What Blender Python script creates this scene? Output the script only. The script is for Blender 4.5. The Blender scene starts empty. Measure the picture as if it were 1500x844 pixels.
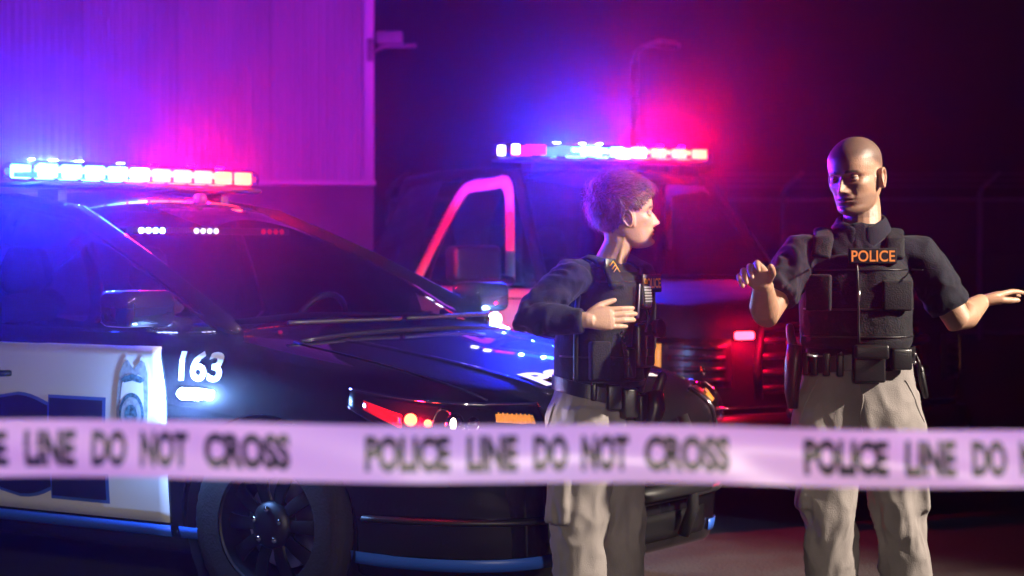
import bpy, bmesh, math, random
import numpy as np
from mathutils import Vector, Matrix, noise
from mathutils.bvhtree import BVHTree

random.seed(7)
rng = np.random.default_rng(7)
R = math.radians
sc = bpy.context.scene
col = sc.collection

# ---------------------------------------------------------------- camera, sky, moon, exposure
CAM_H, FPX, HORIZON = 1.38, 3000.0, 365.0
cam = bpy.data.cameras.new('camera')
cam.sensor_width = 36
cam.lens = FPX / 1500 * 36
cam.shift_y = -(422 - HORIZON) / 1500
cam.clip_end = 2000
cam.dof.use_dof = True
cam.dof.focus_distance = 6.85
cam.dof.aperture_fstop = 3.1
cam_o = bpy.data.objects.new('camera', cam)
col.objects.link(cam_o)
cam_o.location = (0, 0, CAM_H)
cam_o.rotation_euler = (R(90), 0, 0)
sc.camera = cam_o

w = bpy.data.worlds.new('World')
sc.world = w
w.use_nodes = True
wn = w.node_tree
bg = wn.nodes['Background']
sky = wn.nodes.new('ShaderNodeTexSky')
sky.sky_type = 'NISHITA'
sky.sun_disc = False
sky.sun_elevation = R(-3)
sky.sun_rotation = R(150)
wn.links.new(sky.outputs[0], bg.inputs[0])
bg.inputs[1].default_value = 0.02

moon = bpy.data.lights.new('moon', 'SUN')
moon.energy = 0.012
moon.angle = R(0.5)
moon.color = (.75, .8, 1)
moon_o = bpy.data.objects.new('moon', moon)
col.objects.link(moon_o)
moon_o.rotation_euler = (R(50), 0, R(-30))

vs = sc.view_settings
vs.view_transform = 'Standard'
vs.look = 'None'
vs.exposure = 0
vs.gamma = 1
sc.cycles.use_denoising = True
sc.cycles.max_bounces = 8
sc.cycles.volume_bounces = 0
sc.cycles.transparent_max_bounces = 16
sc.cycles.sample_clamp_indirect = 4
sc.cycles.caustics_reflective = False
sc.cycles.caustics_refractive = False
BLOOM_DENSITY = 0.0019
FILL_POWER = 1150
WORK_POWER = 6800

# ---------------------------------------------------------------- materials
MATS = {}
def mat(name, c=(.5, .5, .5), rough=.5, metal=0, spec=.5, coat=0, var=0, vscale=8, bump=0, bscale=40,
        trans=0, sss=0, emit=None, estr=0, stretch=(1, 1, 1), sheen=0):
    m = bpy.data.materials.new(name)
    m.use_nodes = True
    nt = m.node_tree
    b = nt.nodes['Principled BSDF']
    b.inputs['Base Color'].default_value = (*c, 1)
    b.inputs['Roughness'].default_value = rough
    b.inputs['Metallic'].default_value = metal
    b.inputs['Specular IOR Level'].default_value = spec
    b.inputs['Coat Weight'].default_value = coat
    b.inputs['Coat Roughness'].default_value = .03
    b.inputs['Transmission Weight'].default_value = trans
    b.inputs['Sheen Weight'].default_value = sheen
    if sss:
        b.inputs['Subsurface Weight'].default_value = sss
        b.inputs['Subsurface Radius'].default_value = (.012, .004, .002)
        b.inputs['Subsurface Scale'].default_value = 1
    if emit:
        b.inputs['Emission Color'].default_value = (*emit, 1)
        b.inputs['Emission Strength'].default_value = estr
    tc = nt.nodes.new('ShaderNodeTexCoord')
    mp = nt.nodes.new('ShaderNodeMapping')
    mp.inputs['Scale'].default_value = stretch
    nt.links.new(tc.outputs['Object'], mp.inputs[0])
    if var:
        n = nt.nodes.new('ShaderNodeTexNoise')
        n.inputs['Scale'].default_value = vscale
        n.inputs['Detail'].default_value = 5
        nt.links.new(mp.outputs[0], n.inputs[0])
        r = nt.nodes.new('ShaderNodeValToRGB')
        r.color_ramp.elements[0].position = .3
        r.color_ramp.elements[1].position = .7
        r.color_ramp.elements[0].color = (*[max(0, x * (1 - var)) for x in c], 1)
        r.color_ramp.elements[1].color = (*[min(1, x * (1 + var)) for x in c], 1)
        nt.links.new(n.outputs[0], r.inputs[0])
        nt.links.new(r.outputs[0], b.inputs['Base Color'])
        mr = nt.nodes.new('ShaderNodeMapRange')
        mr.inputs['To Min'].default_value = max(0, rough * .8)
        mr.inputs['To Max'].default_value = min(1, rough * 1.25)
        nt.links.new(n.outputs[0], mr.inputs[0])
        nt.links.new(mr.outputs[0], b.inputs['Roughness'])
    if bump:
        n2 = nt.nodes.new('ShaderNodeTexNoise')
        n2.inputs['Scale'].default_value = bscale
        n2.inputs['Detail'].default_value = 6
        nt.links.new(mp.outputs[0], n2.inputs[0])
        bp = nt.nodes.new('ShaderNodeBump')
        bp.inputs['Strength'].default_value = bump
        bp.inputs['Distance'].default_value = .01
        nt.links.new(n2.outputs[0], bp.inputs['Height'])
        nt.links.new(bp.outputs[0], b.inputs['Normal'])
    MATS[name] = m
    return m

def emis(name, c, s):
    m = bpy.data.materials.new(name)
    m.use_nodes = True
    nt = m.node_tree
    nt.nodes.clear()
    e = nt.nodes.new('ShaderNodeEmission')
    e.inputs[0].default_value = (*c, 1)
    e.inputs[1].default_value = s
    o = nt.nodes.new('ShaderNodeOutputMaterial')
    nt.links.new(e.outputs[0], o.inputs[0])
    MATS[name] = m
    return m

def glass(name, tint, gloss_tint=(1, 1, 1), rough=.01, fac=1.0):
    m = bpy.data.materials.new(name)
    m.use_nodes = True
    nt = m.node_tree
    nt.nodes.clear()
    t = nt.nodes.new('ShaderNodeBsdfTransparent')
    t.inputs[0].default_value = (*tint, 1)
    g = nt.nodes.new('ShaderNodeBsdfGlossy')
    g.inputs[0].default_value = (*gloss_tint, 1)
    g.inputs['Roughness'].default_value = rough
    lw = nt.nodes.new('ShaderNodeLayerWeight')
    lw.inputs[0].default_value = .5
    fr = nt.nodes.new('ShaderNodeMath')
    fr.operation = 'POWER'
    fr.inputs[1].default_value = 4
    nt.links.new(lw.outputs['Facing'], fr.inputs[0])
    mu = nt.nodes.new('ShaderNodeMath')
    mu.operation = 'MULTIPLY_ADD'
    mu.inputs[1].default_value = .9 * fac
    mu.inputs[2].default_value = .06 * fac
    mx = nt.nodes.new('ShaderNodeMixShader')
    o = nt.nodes.new('ShaderNodeOutputMaterial')
    nt.links.new(fr.outputs[0], mu.inputs[0])
    nt.links.new(mu.outputs[0], mx.inputs[0])
    nt.links.new(t.outputs[0], mx.inputs[1])
    nt.links.new(g.outputs[0], mx.inputs[2])
    nt.links.new(mx.outputs[0], o.inputs[0])
    MATS[name] = m
    return m

mat('black_paint', (.005, .005, .007), .4, spec=.08, coat=1, var=.3, vscale=3)
mat('dusty_black', (.006, .006, .008), .6, spec=.12, coat=0, var=.4, vscale=4)
mat('white_paint', (.72, .72, .74), .3, coat=.8, var=.04, vscale=2)
mat('black_plastic', (.012, .012, .014), .45, bump=.1, bscale=300)
mat('grille_black', (.006, .006, .007), .35)
mat('rubber', (.007, .007, .008), .75, bump=.3, bscale=120, var=.3)
mat('rim', (.03, .03, .033), .45, metal=.9, var=.3)
mat('chrome', (.75, .75, .78), .08, metal=1)
mat('brushed', (.5, .5, .52), .3, metal=1)
mat('decal_navy', (.008, .012, .05), .4)
mat('decal_white', (.75, .75, .78), .4)
mat('decal_edge', (.05, .12, .45), .4)
mat('decal_silver', (.28, .33, .38), .4, var=.35, vscale=60)
mat('decal_teal', (.05, .14, .2), .4, var=.7, vscale=90)
mat('reflective_blue', (.03, .12, .6), .4, metal=.0)
mat('seat', (.02, .02, .022), .8, bump=.2)
mat('amber', (.55, .18, .015), .25, coat=1, emit=(1, .36, .06), estr=.9, var=.3, vscale=90)
mat('red_lens', (.8, .02, .02), .2, coat=1, emit=(1, .02, .04), estr=.5)
mat('asphalt', (.030, .029, .029), .85, var=.45, vscale=3, bump=.9, bscale=55)
mat('siding', (.20, .20, .215), .45, var=.22, vscale=.7, stretch=(3, 3, .5))
mat('block_wall', (.085, .08, .085), .8, var=.25, vscale=2, bump=.4)
mat('trim', (.27, .27, .29), .4)
mat('galvanised', (.14, .14, .15), .6, metal=.3, var=.25, vscale=6)
mat('skin_f', (.50, .29, .21), .5, sss=.15, spec=.4, bump=.12, bscale=220)
mat('skin_m', (.42, .24, .165), .42, sss=.15, spec=.45, bump=.2, bscale=220)
mat('eyelid_m', (.36, .20, .14), .5, sss=.1)
mat('eyelid_f', (.44, .26, .19), .5, sss=.1)
mat('hair', (.06, .038, .03), .4, spec=.6)
mat('khaki', (.195, .172, .172), .88, var=.12, vscale=14, bump=.25, bscale=260, sheen=.05)
mat('navy_cloth', (.006, .006, .015), .85, spec=.25, var=.25, vscale=12, bump=.3, bscale=240, sheen=.06)
mat('vest_cloth', (.003, .003, .007), .75, spec=.25, var=.3, vscale=20, bump=.35, bscale=180, sheen=.05)
mat('leather', (.010, .010, .012), .32, bump=.15, bscale=200, var=.3)
mat('gold', (.75, .36, .03), .5)
mat('orange_thread', (.85, .27, .05), .6)
mat('eye_white', (.42, .40, .39), .15, coat=1)
mat('iris', (.03, .018, .01), .1, coat=1)
mat('tape_ink', (.012, .010, .014), .5)
mat('boot', (.012, .012, .012), .4, bump=.2)
mat('safety_orange', (.8, .16, .02), .5)
emis('led_blue', (.03, .13, 1), 50)
emis('led_blue_soft', (.05, .2, 1), 3)
emis('led_red', (1, .05, .02), 26)
emis('led_red_soft', (1, .02, .04), 2.4)
emis('led_red_deep', (1, .02, .04), 22)
emis('led_white', (.8, .85, 1), 9)
emis('led_warm', (1, .85, .6), 7)
emis('led_ice', (.35, .6, 1), 60)
glass('window', (.34, .36, .40), fac=1.0)
glass('clear_lens', (.92, .92, .94), fac=.8)
glass('side_glass', (.16, .16, .18))

def tape_material():
    m = bpy.data.materials.new('tape_film')
    m.use_nodes = True
    nt = m.node_tree
    nt.nodes.clear()
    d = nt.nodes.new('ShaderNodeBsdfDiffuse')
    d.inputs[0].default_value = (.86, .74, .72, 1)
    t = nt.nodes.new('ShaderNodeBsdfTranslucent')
    t.inputs[0].default_value = (.90, .50, .48, 1)  # pink of the red lamps' light tinted into the white film
    g = nt.nodes.new('ShaderNodeBsdfGlossy')
    g.inputs['Roughness'].default_value = .3
    a = nt.nodes.new('ShaderNodeMixShader')
    a.inputs[0].default_value = .58
    b = nt.nodes.new('ShaderNodeMixShader')
    b.inputs[0].default_value = .015
    o = nt.nodes.new('ShaderNodeOutputMaterial')
    L = nt.links.new
    L(d.outputs[0], a.inputs[1]); L(t.outputs[0], a.inputs[2])
    L(a.outputs[0], b.inputs[1]); L(g.outputs[0], b.inputs[2]); L(b.outputs[0], o.inputs[0])
    MATS['tape_film'] = m
tape_material()

def creases(name, scale, strength, stretch):
    '''a second, larger bump: pulled creases in cloth'''
    nt = MATS[name].node_tree
    tc = nt.nodes.new('ShaderNodeTexCoord'); mp = nt.nodes.new('ShaderNodeMapping'); mp.inputs['Scale'].default_value = stretch
    n = nt.nodes.new('ShaderNodeTexNoise'); n.inputs['Scale'].default_value = scale; n.inputs['Detail'].default_value = 3; n.inputs['Distortion'].default_value = 1.2
    n.noise_type = 'RIDGED_MULTIFRACTAL'
    bp = nt.nodes.new('ShaderNodeBump'); bp.inputs['Strength'].default_value = strength; bp.inputs['Distance'].default_value = .012
    old = nt.nodes['Principled BSDF'].inputs['Normal'].links[0].from_node
    L = nt.links.new
    L(tc.outputs['Object'], mp.inputs[0]); L(mp.outputs[0], n.inputs[0]); L(n.outputs[0], bp.inputs['Height']); L(bp.outputs[0], old.inputs['Normal'])
creases('khaki', 7, .30, (1.4, 1.4, .8))
creases('navy_cloth', 9, .35, (1.3, 1.3, 1))

# ---------------------------------------------------------------- mesh helpers
def tag(o, label=None, cat=None, group=None, kind=None):
    if label: o['label'] = label
    if cat: o['category'] = cat
    if group: o['group'] = group
    if kind: o['kind'] = kind
    return o

def empty(name, loc=(0, 0, 0), rz=0, scale=1):
    o = bpy.data.objects.new(name, None)
    col.objects.link(o)
    o.location = loc
    o.rotation_euler = (0, 0, rz)
    o.scale = (scale,) * 3
    o.empty_display_size = .2
    return o

def link_mesh(name, me, m, parent=None, smooth=True):
    if m is not None:
        me.materials.clear()
        me.materials.append(MATS[m])
    if smooth:
        me.polygons.foreach_set('use_smooth', [True] * len(me.polygons))
    o = bpy.data.objects.new(name, me)
    col.objects.link(o)
    if parent: o.parent = parent
    return o

class MB:
    def __init__(s):
        s.v = []; s.f = []
    def add(s, v, f):
        n = len(s.v)
        s.v += [tuple(map(float, p)) for p in v]
        s.f += [tuple(i + n for i in q) for q in f]
        return s
    def box(s, c, d, M=None):
        x, y, z = d[0] / 2, d[1] / 2, d[2] / 2
        vs_ = [(-x, -y, -z), (x, -y, -z), (x, y, -z), (-x, y, -z), (-x, -y, z), (x, -y, z), (x, y, z), (-x, y, z)]
        if M is not None: vs_ = [M @ Vector(p) for p in vs_]
        vs_ = [(p[0] + c[0], p[1] + c[1], p[2] + c[2]) for p in vs_]
        return s.add(vs_, [(0, 3, 2, 1), (4, 5, 6, 7), (0, 1, 5, 4), (1, 2, 6, 5), (2, 3, 7, 6), (3, 0, 4, 7)])
    def rings(s, rings, cap=True, closed=True):
        n = len(rings[0]); base = len(s.v)
        for r in rings: s.v += [tuple(map(float, p)) for p in r]
        for i in range(len(rings) - 1):
            for j in range(n if closed else n - 1):
                k = (j + 1) % n
                s.f.append((base + i * n + j, base + i * n + k, base + (i + 1) * n + k, base + (i + 1) * n + j))
        if cap and closed:
            s.f.append(tuple(base + j for j in range(n))[::-1])
            e = base + (len(rings) - 1) * n
            s.f.append(tuple(e + j for j in range(n)))
        return s
    def grid(s, g):
        return s.rings(g, cap=False, closed=False)
    def tube(s, pts, rad, n=12, flat=None, up=(0, 0, 1), dome=False):
        P = [Vector(p) for p in pts]
        if not hasattr(rad, '__len__'): rad = [rad] * len(P)
        rad = list(rad)
        if dome:
            d0 = (P[0] - P[1]).normalized(); d1 = (P[-1] - P[-2]).normalized()
            r0, r1 = rad[0], rad[-1]
            r0 = r0 if not hasattr(r0, '__len__') else min(r0); r1 = r1 if not hasattr(r1, '__len__') else min(r1)
            def sc_(r, k): return [x * k for x in r] if hasattr(r, '__len__') else r * k
            P = [P[0] + d0 * r0 * .95, P[0] + d0 * r0 * .7] + P + [P[-1] + d1 * r1 * .7, P[-1] + d1 * r1 * .95]
            rad = [sc_(rad[0], .3), sc_(rad[0], .72)] + rad + [sc_(rad[-1], .72), sc_(rad[-1], .3)]
        rs = []
        u = Vector(up)
        for i, p in enumerate(P):
            t = (P[min(i + 1, len(P) - 1)] - P[max(i - 1, 0)]).normalized()
            a = u - t * u.dot(t)
            if a.length < 1e-4: a = Vector((1, 0, 0)) - t * t.x
            a.normalize(); b = t.cross(a); u = a
            ra, rb = (rad[i] if hasattr(rad[i], '__len__') else (rad[i], rad[i]))
            rs.append([p + a * (ra * math.cos(q)) + b * (rb * math.sin(q)) for q in (2 * math.pi * k / n for k in range(n))])
        return s.rings(rs)
    def cyl(s, a, b, r, n=20, r2=None):
        return s.tube([a, b], [r, r if r2 is None else r2], n)
    def ball(s, c, r, n=14, m=9):
        c = Vector(c)
        r = r if hasattr(r, '__len__') else (r, r, r)
        rs = []
        for i in range(m + 1):
            ph = -math.pi / 2 + math.pi * (i + .02) / (m + .04)
            rs.append([(c.x + r[0] * math.cos(ph) * math.cos(t), c.y + r[1] * math.cos(ph) * math.sin(t), c.z + r[2] * math.sin(ph))
                       for t in (2 * math.pi * k / n for k in range(n))])
        return s.rings(rs)
    def mesh(s, name='m'):
        me = bpy.data.meshes.new(name)
        me.from_pydata(s.v, [], s.f)
        me.update()
        return me
    def build(s, name, m, parent=None, smooth=False, bevel=0, seg=2, sub=0, solid=0, autosmooth=None):
        me = s.mesh(name)
        bm = bmesh.new(); bm.from_mesh(me)
        bmesh.ops.recalc_face_normals(bm, faces=bm.faces)
        bm.to_mesh(me); bm.free()
        o = link_mesh(name, me, m, parent, smooth or bevel > 0)
        if solid:
            md = o.modifiers.new('solid', 'SOLIDIFY'); md.thickness = solid; md.offset = -1
        if bevel:
            md = o.modifiers.new('bevel', 'BEVEL'); md.width = bevel; md.segments = seg; md.limit_method = 'ANGLE'; md.angle_limit = R(35)
            md.harden_normals = False
        if sub:
            md = o.modifiers.new('sub', 'SUBSURF'); md.levels = sub; md.render_levels = sub
        if autosmooth:
            try:
                me.set_sharp_from_angle(angle=R(autosmooth))
            except Exception:
                pass
        return o

def evaluated(o):
    dg = bpy.context.evaluated_depsgraph_get()
    dg.update()
    return bpy.data.meshes.new_from_object(o.evaluated_get(dg))

def remesh(mb, voxel, smooth=3, factor=.5):
    me = mb.mesh('tmp')
    bm = bmesh.new(); bm.from_mesh(me)
    bmesh.ops.recalc_face_normals(bm, faces=bm.faces)
    bm.to_mesh(me); bm.free()
    o = bpy.data.objects.new('tmp', me)
    col.objects.link(o)
    md = o.modifiers.new('r', 'REMESH'); md.mode = 'VOXEL'; md.voxel_size = voxel
    if smooth:
        sm = o.modifiers.new('s', 'SMOOTH'); sm.iterations = smooth; sm.factor = factor
    out = evaluated(o)
    bpy.data.objects.remove(o)
    bpy.data.meshes.remove(me)
    return out

def mesh_np(me):
    v = np.empty(len(me.vertices) * 3); me.vertices.foreach_get('co', v)
    n = np.empty(len(me.vertices) * 3); me.vertices.foreach_get('normal', n)
    return v.reshape(-1, 3), n.reshape(-1, 3)

def set_co(me, v):
    me.vertices.foreach_set('co', np.ascontiguousarray(v, dtype=np.float64).ravel()); me.update()

def text_geo(body, height, width=None, bold=0.0, shear=0.0, spacing=1.0, cuts=2):
    cu = bpy.data.curves.new('t', 'FONT')
    cu.body = body; cu.size = 1; cu.offset = bold; cu.shear = shear; cu.space_character = spacing
    cu.align_x = 'CENTER'; cu.resolution_u = 4
    o = bpy.data.objects.new('t', cu); col.objects.link(o)
    me = evaluated(o)
    bpy.data.objects.remove(o)
    bm = bmesh.new(); bm.from_mesh(me)
    bmesh.ops.triangulate(bm, faces=bm.faces)
    if cuts: bmesh.ops.subdivide_edges(bm, edges=bm.edges[:], cuts=cuts, use_grid_fill=True)
    v = np.array([q.co[:2] for q in bm.verts]); f = [tuple(q.index for q in fc.verts) for fc in bm.faces]
    bm.free(); bpy.data.meshes.remove(me)
    mn, mx = v.min(0), v.max(0)
    v = (v - (mn + mx) / 2)
    k = height / (mx[1] - mn[1])
    kx = k if width is None else width / (mx[0] - mn[0])
    return v * np.array([kx, k]), f

def smoothstep(a, b, x):
    t = np.clip((x - a) / (b - a), 0, 1)
    return t * t * (3 - 2 * t)

def lerp_table(xs, ys, x):
    """smooth (pchip-like) interpolation"""
    xs = np.asarray(xs, float); ys = np.asarray(ys, float)
    x = np.asarray(x, float)
    h = np.diff(xs); d = np.diff(ys) / h
    m = np.zeros(len(xs))
    for i in range(1, len(xs) - 1):
        m[i] = 0 if d[i - 1] * d[i] <= 0 else 2 * d[i - 1] * d[i] / (d[i - 1] + d[i])
    m[0], m[-1] = d[0], d[-1]
    i = np.clip(np.searchsorted(xs, x) - 1, 0, len(xs) - 2)
    t = np.clip((x - xs[i]) / h[i], 0, 1)
    return ((2 * t**3 - 3 * t**2 + 1) * ys[i] + (t**3 - 2 * t**2 + t) * h[i] * m[i]
            + (-2 * t**3 + 3 * t**2) * ys[i + 1] + (t**3 - t**2) * h[i] * m[i + 1])

def lamp(name, loc, color, power, parent=None, radius=.03, kind='POINT', direction=None, size=1.9, blend=.6):
    l = bpy.data.lights.new(name, kind)
    l.color = color; l.energy = power; l.shadow_soft_size = radius
    if kind == 'SPOT':
        l.spot_size = size; l.spot_blend = blend
    o = bpy.data.objects.new(name, l); col.objects.link(o)
    o.location = loc
    if direction is not None:
        o.rotation_euler = Vector(direction).to_track_quat('-Z', 'Y').to_euler()
    if parent: o.parent = parent
    return o
# ---------------------------------------------------------------- the setting
g = MB().grid([[(x, y, 0) for x in (-300, -40, -10, 0, 10, 40, 300)] for y in (-300, -20, 0, 10, 20, 60, 400)])
tag(g.build('ground', 'asphalt'), kind='structure')

# metal-clad building behind the first car
WD, WX, PW = 20.0, -1.35, .90
b = empty('metal_clad_building', (WX, WD, 0), R(5))
tag(b, 'tall metal building with vertical ribbed siding and a dark masonry base', 'building')
pm = MB()
nseg = 96
prof = []
for i in range(nseg + 1):
    x = -PW * i / nseg
    ph = (i % 8) / 8
    dep = -.018 if .25 <= ph < .7 else 0
    prof.append((x, dep))
pm.grid([[(x, y, z) for x, y in prof] for z in (2.05, 5.5, 9.0)])
pme = pm.mesh('siding_panel')
for i in range(11):
    o = link_mesh('siding_panel', pme, 'siding', b, False)
    o.location = (-.10 - i * (PW + .004), 0 if i % 2 else -.003, 0)
MB().box((-5, .14, 1.0), (10.0, .2, 2.0)).build('base_wall', 'block_wall', b, bevel=.01)
MB().box((-5, .0, 2.025), (10.04, .12, .045)).build('sill_flashing', 'trim', b, bevel=.004)
MB().box((-.05, .02, 5.53), (.11, .10, 6.96)).build('corner_trim', 'trim', b, bevel=.006)
MB().grid([[(-.02, y, z) for y in (.06, 9)] for z in (0, 9)]).build('side_wall', 'siding', b)
MB().box((-5, 4.5, 9.05), (10.2, 9.2, .12)).build('roof', 'trim', b, bevel=.01)
wl = empty('wall_lamp', (WX, WD - .02, 0))
tag(wl, 'unlit floodlight box on a short arm at the corner of the ribbed building', 'lamp')
MB().tube([(-.02, -.0, 3.30), (.10, -.02, 3.36), (.42, -.05, 3.36)], .025, 8).build('arm', 'galvanised', wl, smooth=True)
MB().box((.16, -.06, 3.43), (.26, .18, .13)).build('lamp_housing', 'galvanised', wl, bevel=.015)
MB().box((-.03, -.03, 3.32), (.06, .05, .22)).build('bracket', 'galvanised', wl, bevel=.006)

# security fence far behind
FY = 31.0
fence = empty('chain_link_fence', (0, FY, 0))
tag(fence, 'chain link security fence with angled arms on its posts behind the vehicles', 'fence')
fx = [-1.86 + 2.98 * i for i in range(6)]
pmesh = MB().cyl((0, 0, 0), (0, 0, 2.25), .035, 10).mesh('post')
amesh = MB().tube([(0, 0, 2.22), (.05, -.02, 2.32), (.30, -.06, 2.55)], [.028, .028, .02], 8).mesh('barb_arm')
for x in fx:
    p = link_mesh('post', pmesh, 'galvanised', fence); p.location = (x, 0, 0)
    a = link_mesh('barb_arm', amesh, 'galvanised', p)
for z in (2.13, .12):
    MB().cyl((fx[0], 0, z), (fx[-1], 0, z), .02, 8).build('rail', 'galvanised', fence, smooth=True)
for k in range(3):
    MB().cyl((fx[0] + .08 + k * .09, -.03 - .014 * k, 2.33 + k * .09), (fx[-1] + .08 + k * .09, -.03 - .014 * k, 2.33 + k * .09), .005, 4).build('barbed_wire', 'galvanised', fence)
wm = MB()
x = fx[0] - 2.0
while x < fx[-1]:
    for sgn in (1, -1):
        xa, xb = (x, x + 2.0) if sgn > 0 else (x + 2.0, x)
        za, zb = .12, 2.12
        if xa < fx[0]:
            za += (fx[0] - xa) / 2 * 2.0; xa = fx[0]
        if xb < fx[0]:
            zb -= (fx[0] - xb); xb = fx[0]
        if xa > fx[-1]:
            za += (xa - fx[-1]); xa = fx[-1]
        if xb > fx[-1]:
            zb -= (xb - fx[-1]); xb = fx[-1]
        if abs(za - zb) > .02:
            wm.tube([(xa, .004 * sgn, za), (xb, .004 * sgn, zb)], .003, 3)
    x += .09
o = wm.build('wire_mesh', 'galvanised', fence); o['kind'] = 'stuff'

def lamp_post(x, y, h, label):
    t = empty('lamp_post', (x, y, 0))
    tag(t, label, 'lamp post')
    MB().tube([(0, 0, 0), (0, 0, .4), (0, 0, h - .25)], [.10, .075, .055], 12).build('pole', 'galvanised', t, smooth=True)
    MB().tube([(0, 0, h - .3), (.02, 0, h - .1), (.15, -.02, h), (.35, -.05, h + .02)], .03, 10).build('arm', 'galvanised', t, smooth=True)
    MB().tube([(.22, -.03, h + .02), (.40, -.06, h + .03), (.62, -.1, h), (.72, -.11, h - .02)], [(.03, .07), (.07, .13), (.06, .12), (.03, .06)], 12).build('lamp_head', 'galvanised', t, smooth=True)
    MB().box((0, 0, .03), (.34, .34, .06)).build('base_plate', 'galvanised', t, bevel=.01)
lamp_post(1.98, 33, 4.65, 'unlit curved street lamp post rising behind the dark pickup roof lights')
# ---------------------------------------------------------------- vehicles
# local axes: x forward, y to the vehicle's left, z up; origin on the ground under the front axle
class Body:
    """lower body loft: stations along x, half sections mirrored"""
    def __init__(s, spec):
        s.spec = spec
        x = spec['x']
        xs = np.concatenate([np.linspace(x[0], x[0] - .35, 14), np.linspace(x[0] - .39, x[-1] + .3, 52), np.linspace(x[-1] + .26, x[-1], 8)])
        xr = np.array(x)[::-1]
        T = lambda k, q: lerp_table(xr, np.array(spec[k])[::-1], q)
        rows = []
        for q in xs:
            wd, zb, zs, zt = float(T('w', q)), float(T('zb', q)), float(T('zs', q)), float(T('zt', q))
            tum = spec.get('tuck', .0)
            k = [(0, zb), (.55 * wd, zb), (.84 * wd, zb), (.93 * wd, zb + .03), (.972 * wd, zb + .10), (.992 * wd, zb + .22 * (zs - zb) / .5),
                 (1.0 * wd, zb + .5 * (zs - zb)), (.998 * wd, zb + .68 * (zs - zb)), (.99 * wd, zb + .84 * (zs - zb)),
                 (.982 * wd, zs - .035), (.965 * wd, zs - .008), (.94 * wd, zs + .3 * (zt - zs)), (.88 * wd, zs + .52 * (zt - zs)),
                 (.76 * wd, zs + .70 * (zt - zs)), (.6 * wd, zs + .82 * (zt - zs)), (.35 * wd, zs + .95 * (zt - zs)), (.15 * wd, zs + .99 * (zt - zs)), (0, zt)]
            # resample the half section finer
            k = np.array(k)
            t = np.concatenate([[0], np.cumsum(np.hypot(*np.diff(k, axis=0).T))])
            tt = np.concatenate([t[:-1][:, None] + np.diff(t)[:, None] * np.array([0, .5])]).ravel().tolist() + [t[-1]]
            yy = lerp_table(t, k[:, 0], tt); zz = lerp_table(t, k[:, 1], tt)
            half = list(zip(yy, zz))
            ring = [(q, -a, c) for a, c in half] + [(q, a, c) for a, c in half[::-1][1:-1]]
            rows.append(ring)
        s.mb = MB().rings(rows)
    def build(s, root, arches, material='black_paint'):
        o = s.mb.build('body', material, root, smooth=True)
        cut = MB()
        for (ax, r, wy) in arches:
            for sg in (-1, 1):
                cut.cyl((ax, sg * (wy + .35), r['z']), (ax, sg * (wy - .30), r['z']), r['r'], 40)
        co = cut.build('cut', 'black_plastic', root)
        md = o.modifiers.new('b', 'BOOLEAN'); md.operation = 'DIFFERENCE'; md.object = co; md.solver = 'EXACT'
        me = evaluated(o)
        bpy.data.objects.remove(o); bpy.data.objects.remove(co)
        me.name = 'body'
        o = link_mesh('body', me, material, root, True)
        try: me.set_sharp_from_angle(angle=R(42))
        except Exception: pass
        v, _ = mesh_np(me)
        s.bvh = BVHTree.FromPolygons([Vector(p) for p in v], [tuple(p.vertices) for p in me.polygons])
        full = s.mb
        s.bvh_full = BVHTree.FromPolygons([Vector(p) for p in full.v], full.f)
        s.obj = o
        return o
    def cast(s, p, d, off):
        h, n, i, dist = s.bvh_full.ray_cast(Vector(p), Vector(d))
        if h is None: return None
        if n.dot(Vector(d)) > 0: n = -n
        return h + n * off
    def side(s, x, z, off, sg=-1):
        return s.cast((x, sg * 3, z), (0, -sg, 0), off)
    def top(s, x, y, off):
        return s.cast((x, y, 4), (0, 0, -1), off)

def patch(B, fn, nu, nv, name, m, parent, solid=.006, smooth=True):
    """fn(u,v) -> surface point"""
    mb = MB().grid([[fn(i / nu, j / nv) for i in range(nu + 1)] for j in range(nv + 1)])
    return mb.build(name, m, parent, smooth=smooth, solid=solid)

def poly_on(B, pts2, f, mapper, name, m, parent):
    mb = MB()
    vv = []
    for p in pts2:
        q = mapper(p)
        vv.append(q if q is not None else Vector((0, 0, .5)))
    mb.add(vv, f)
    return mb.build(name, m, parent)

def fan(outline, rings=5):
    """2d outline -> filled mesh with inner rings (star-shaped outlines)"""
    o = np.array(outline, float); c = o.mean(0); n = len(o)
    v = [c]; f = []
    for r in range(1, rings + 1):
        v += list(c + (o - c) * r / rings)
    for j in range(n):
        f.append((0, 1 + j, 1 + (j + 1) % n))
    for r in range(rings - 1):
        a, b_ = 1 + r * n, 1 + (r + 1) * n
        for j in range(n):
            k = (j + 1) % n
            f.append((a + j, b_ + j, b_ + k, a + k))
    return np.array(v), f

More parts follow.
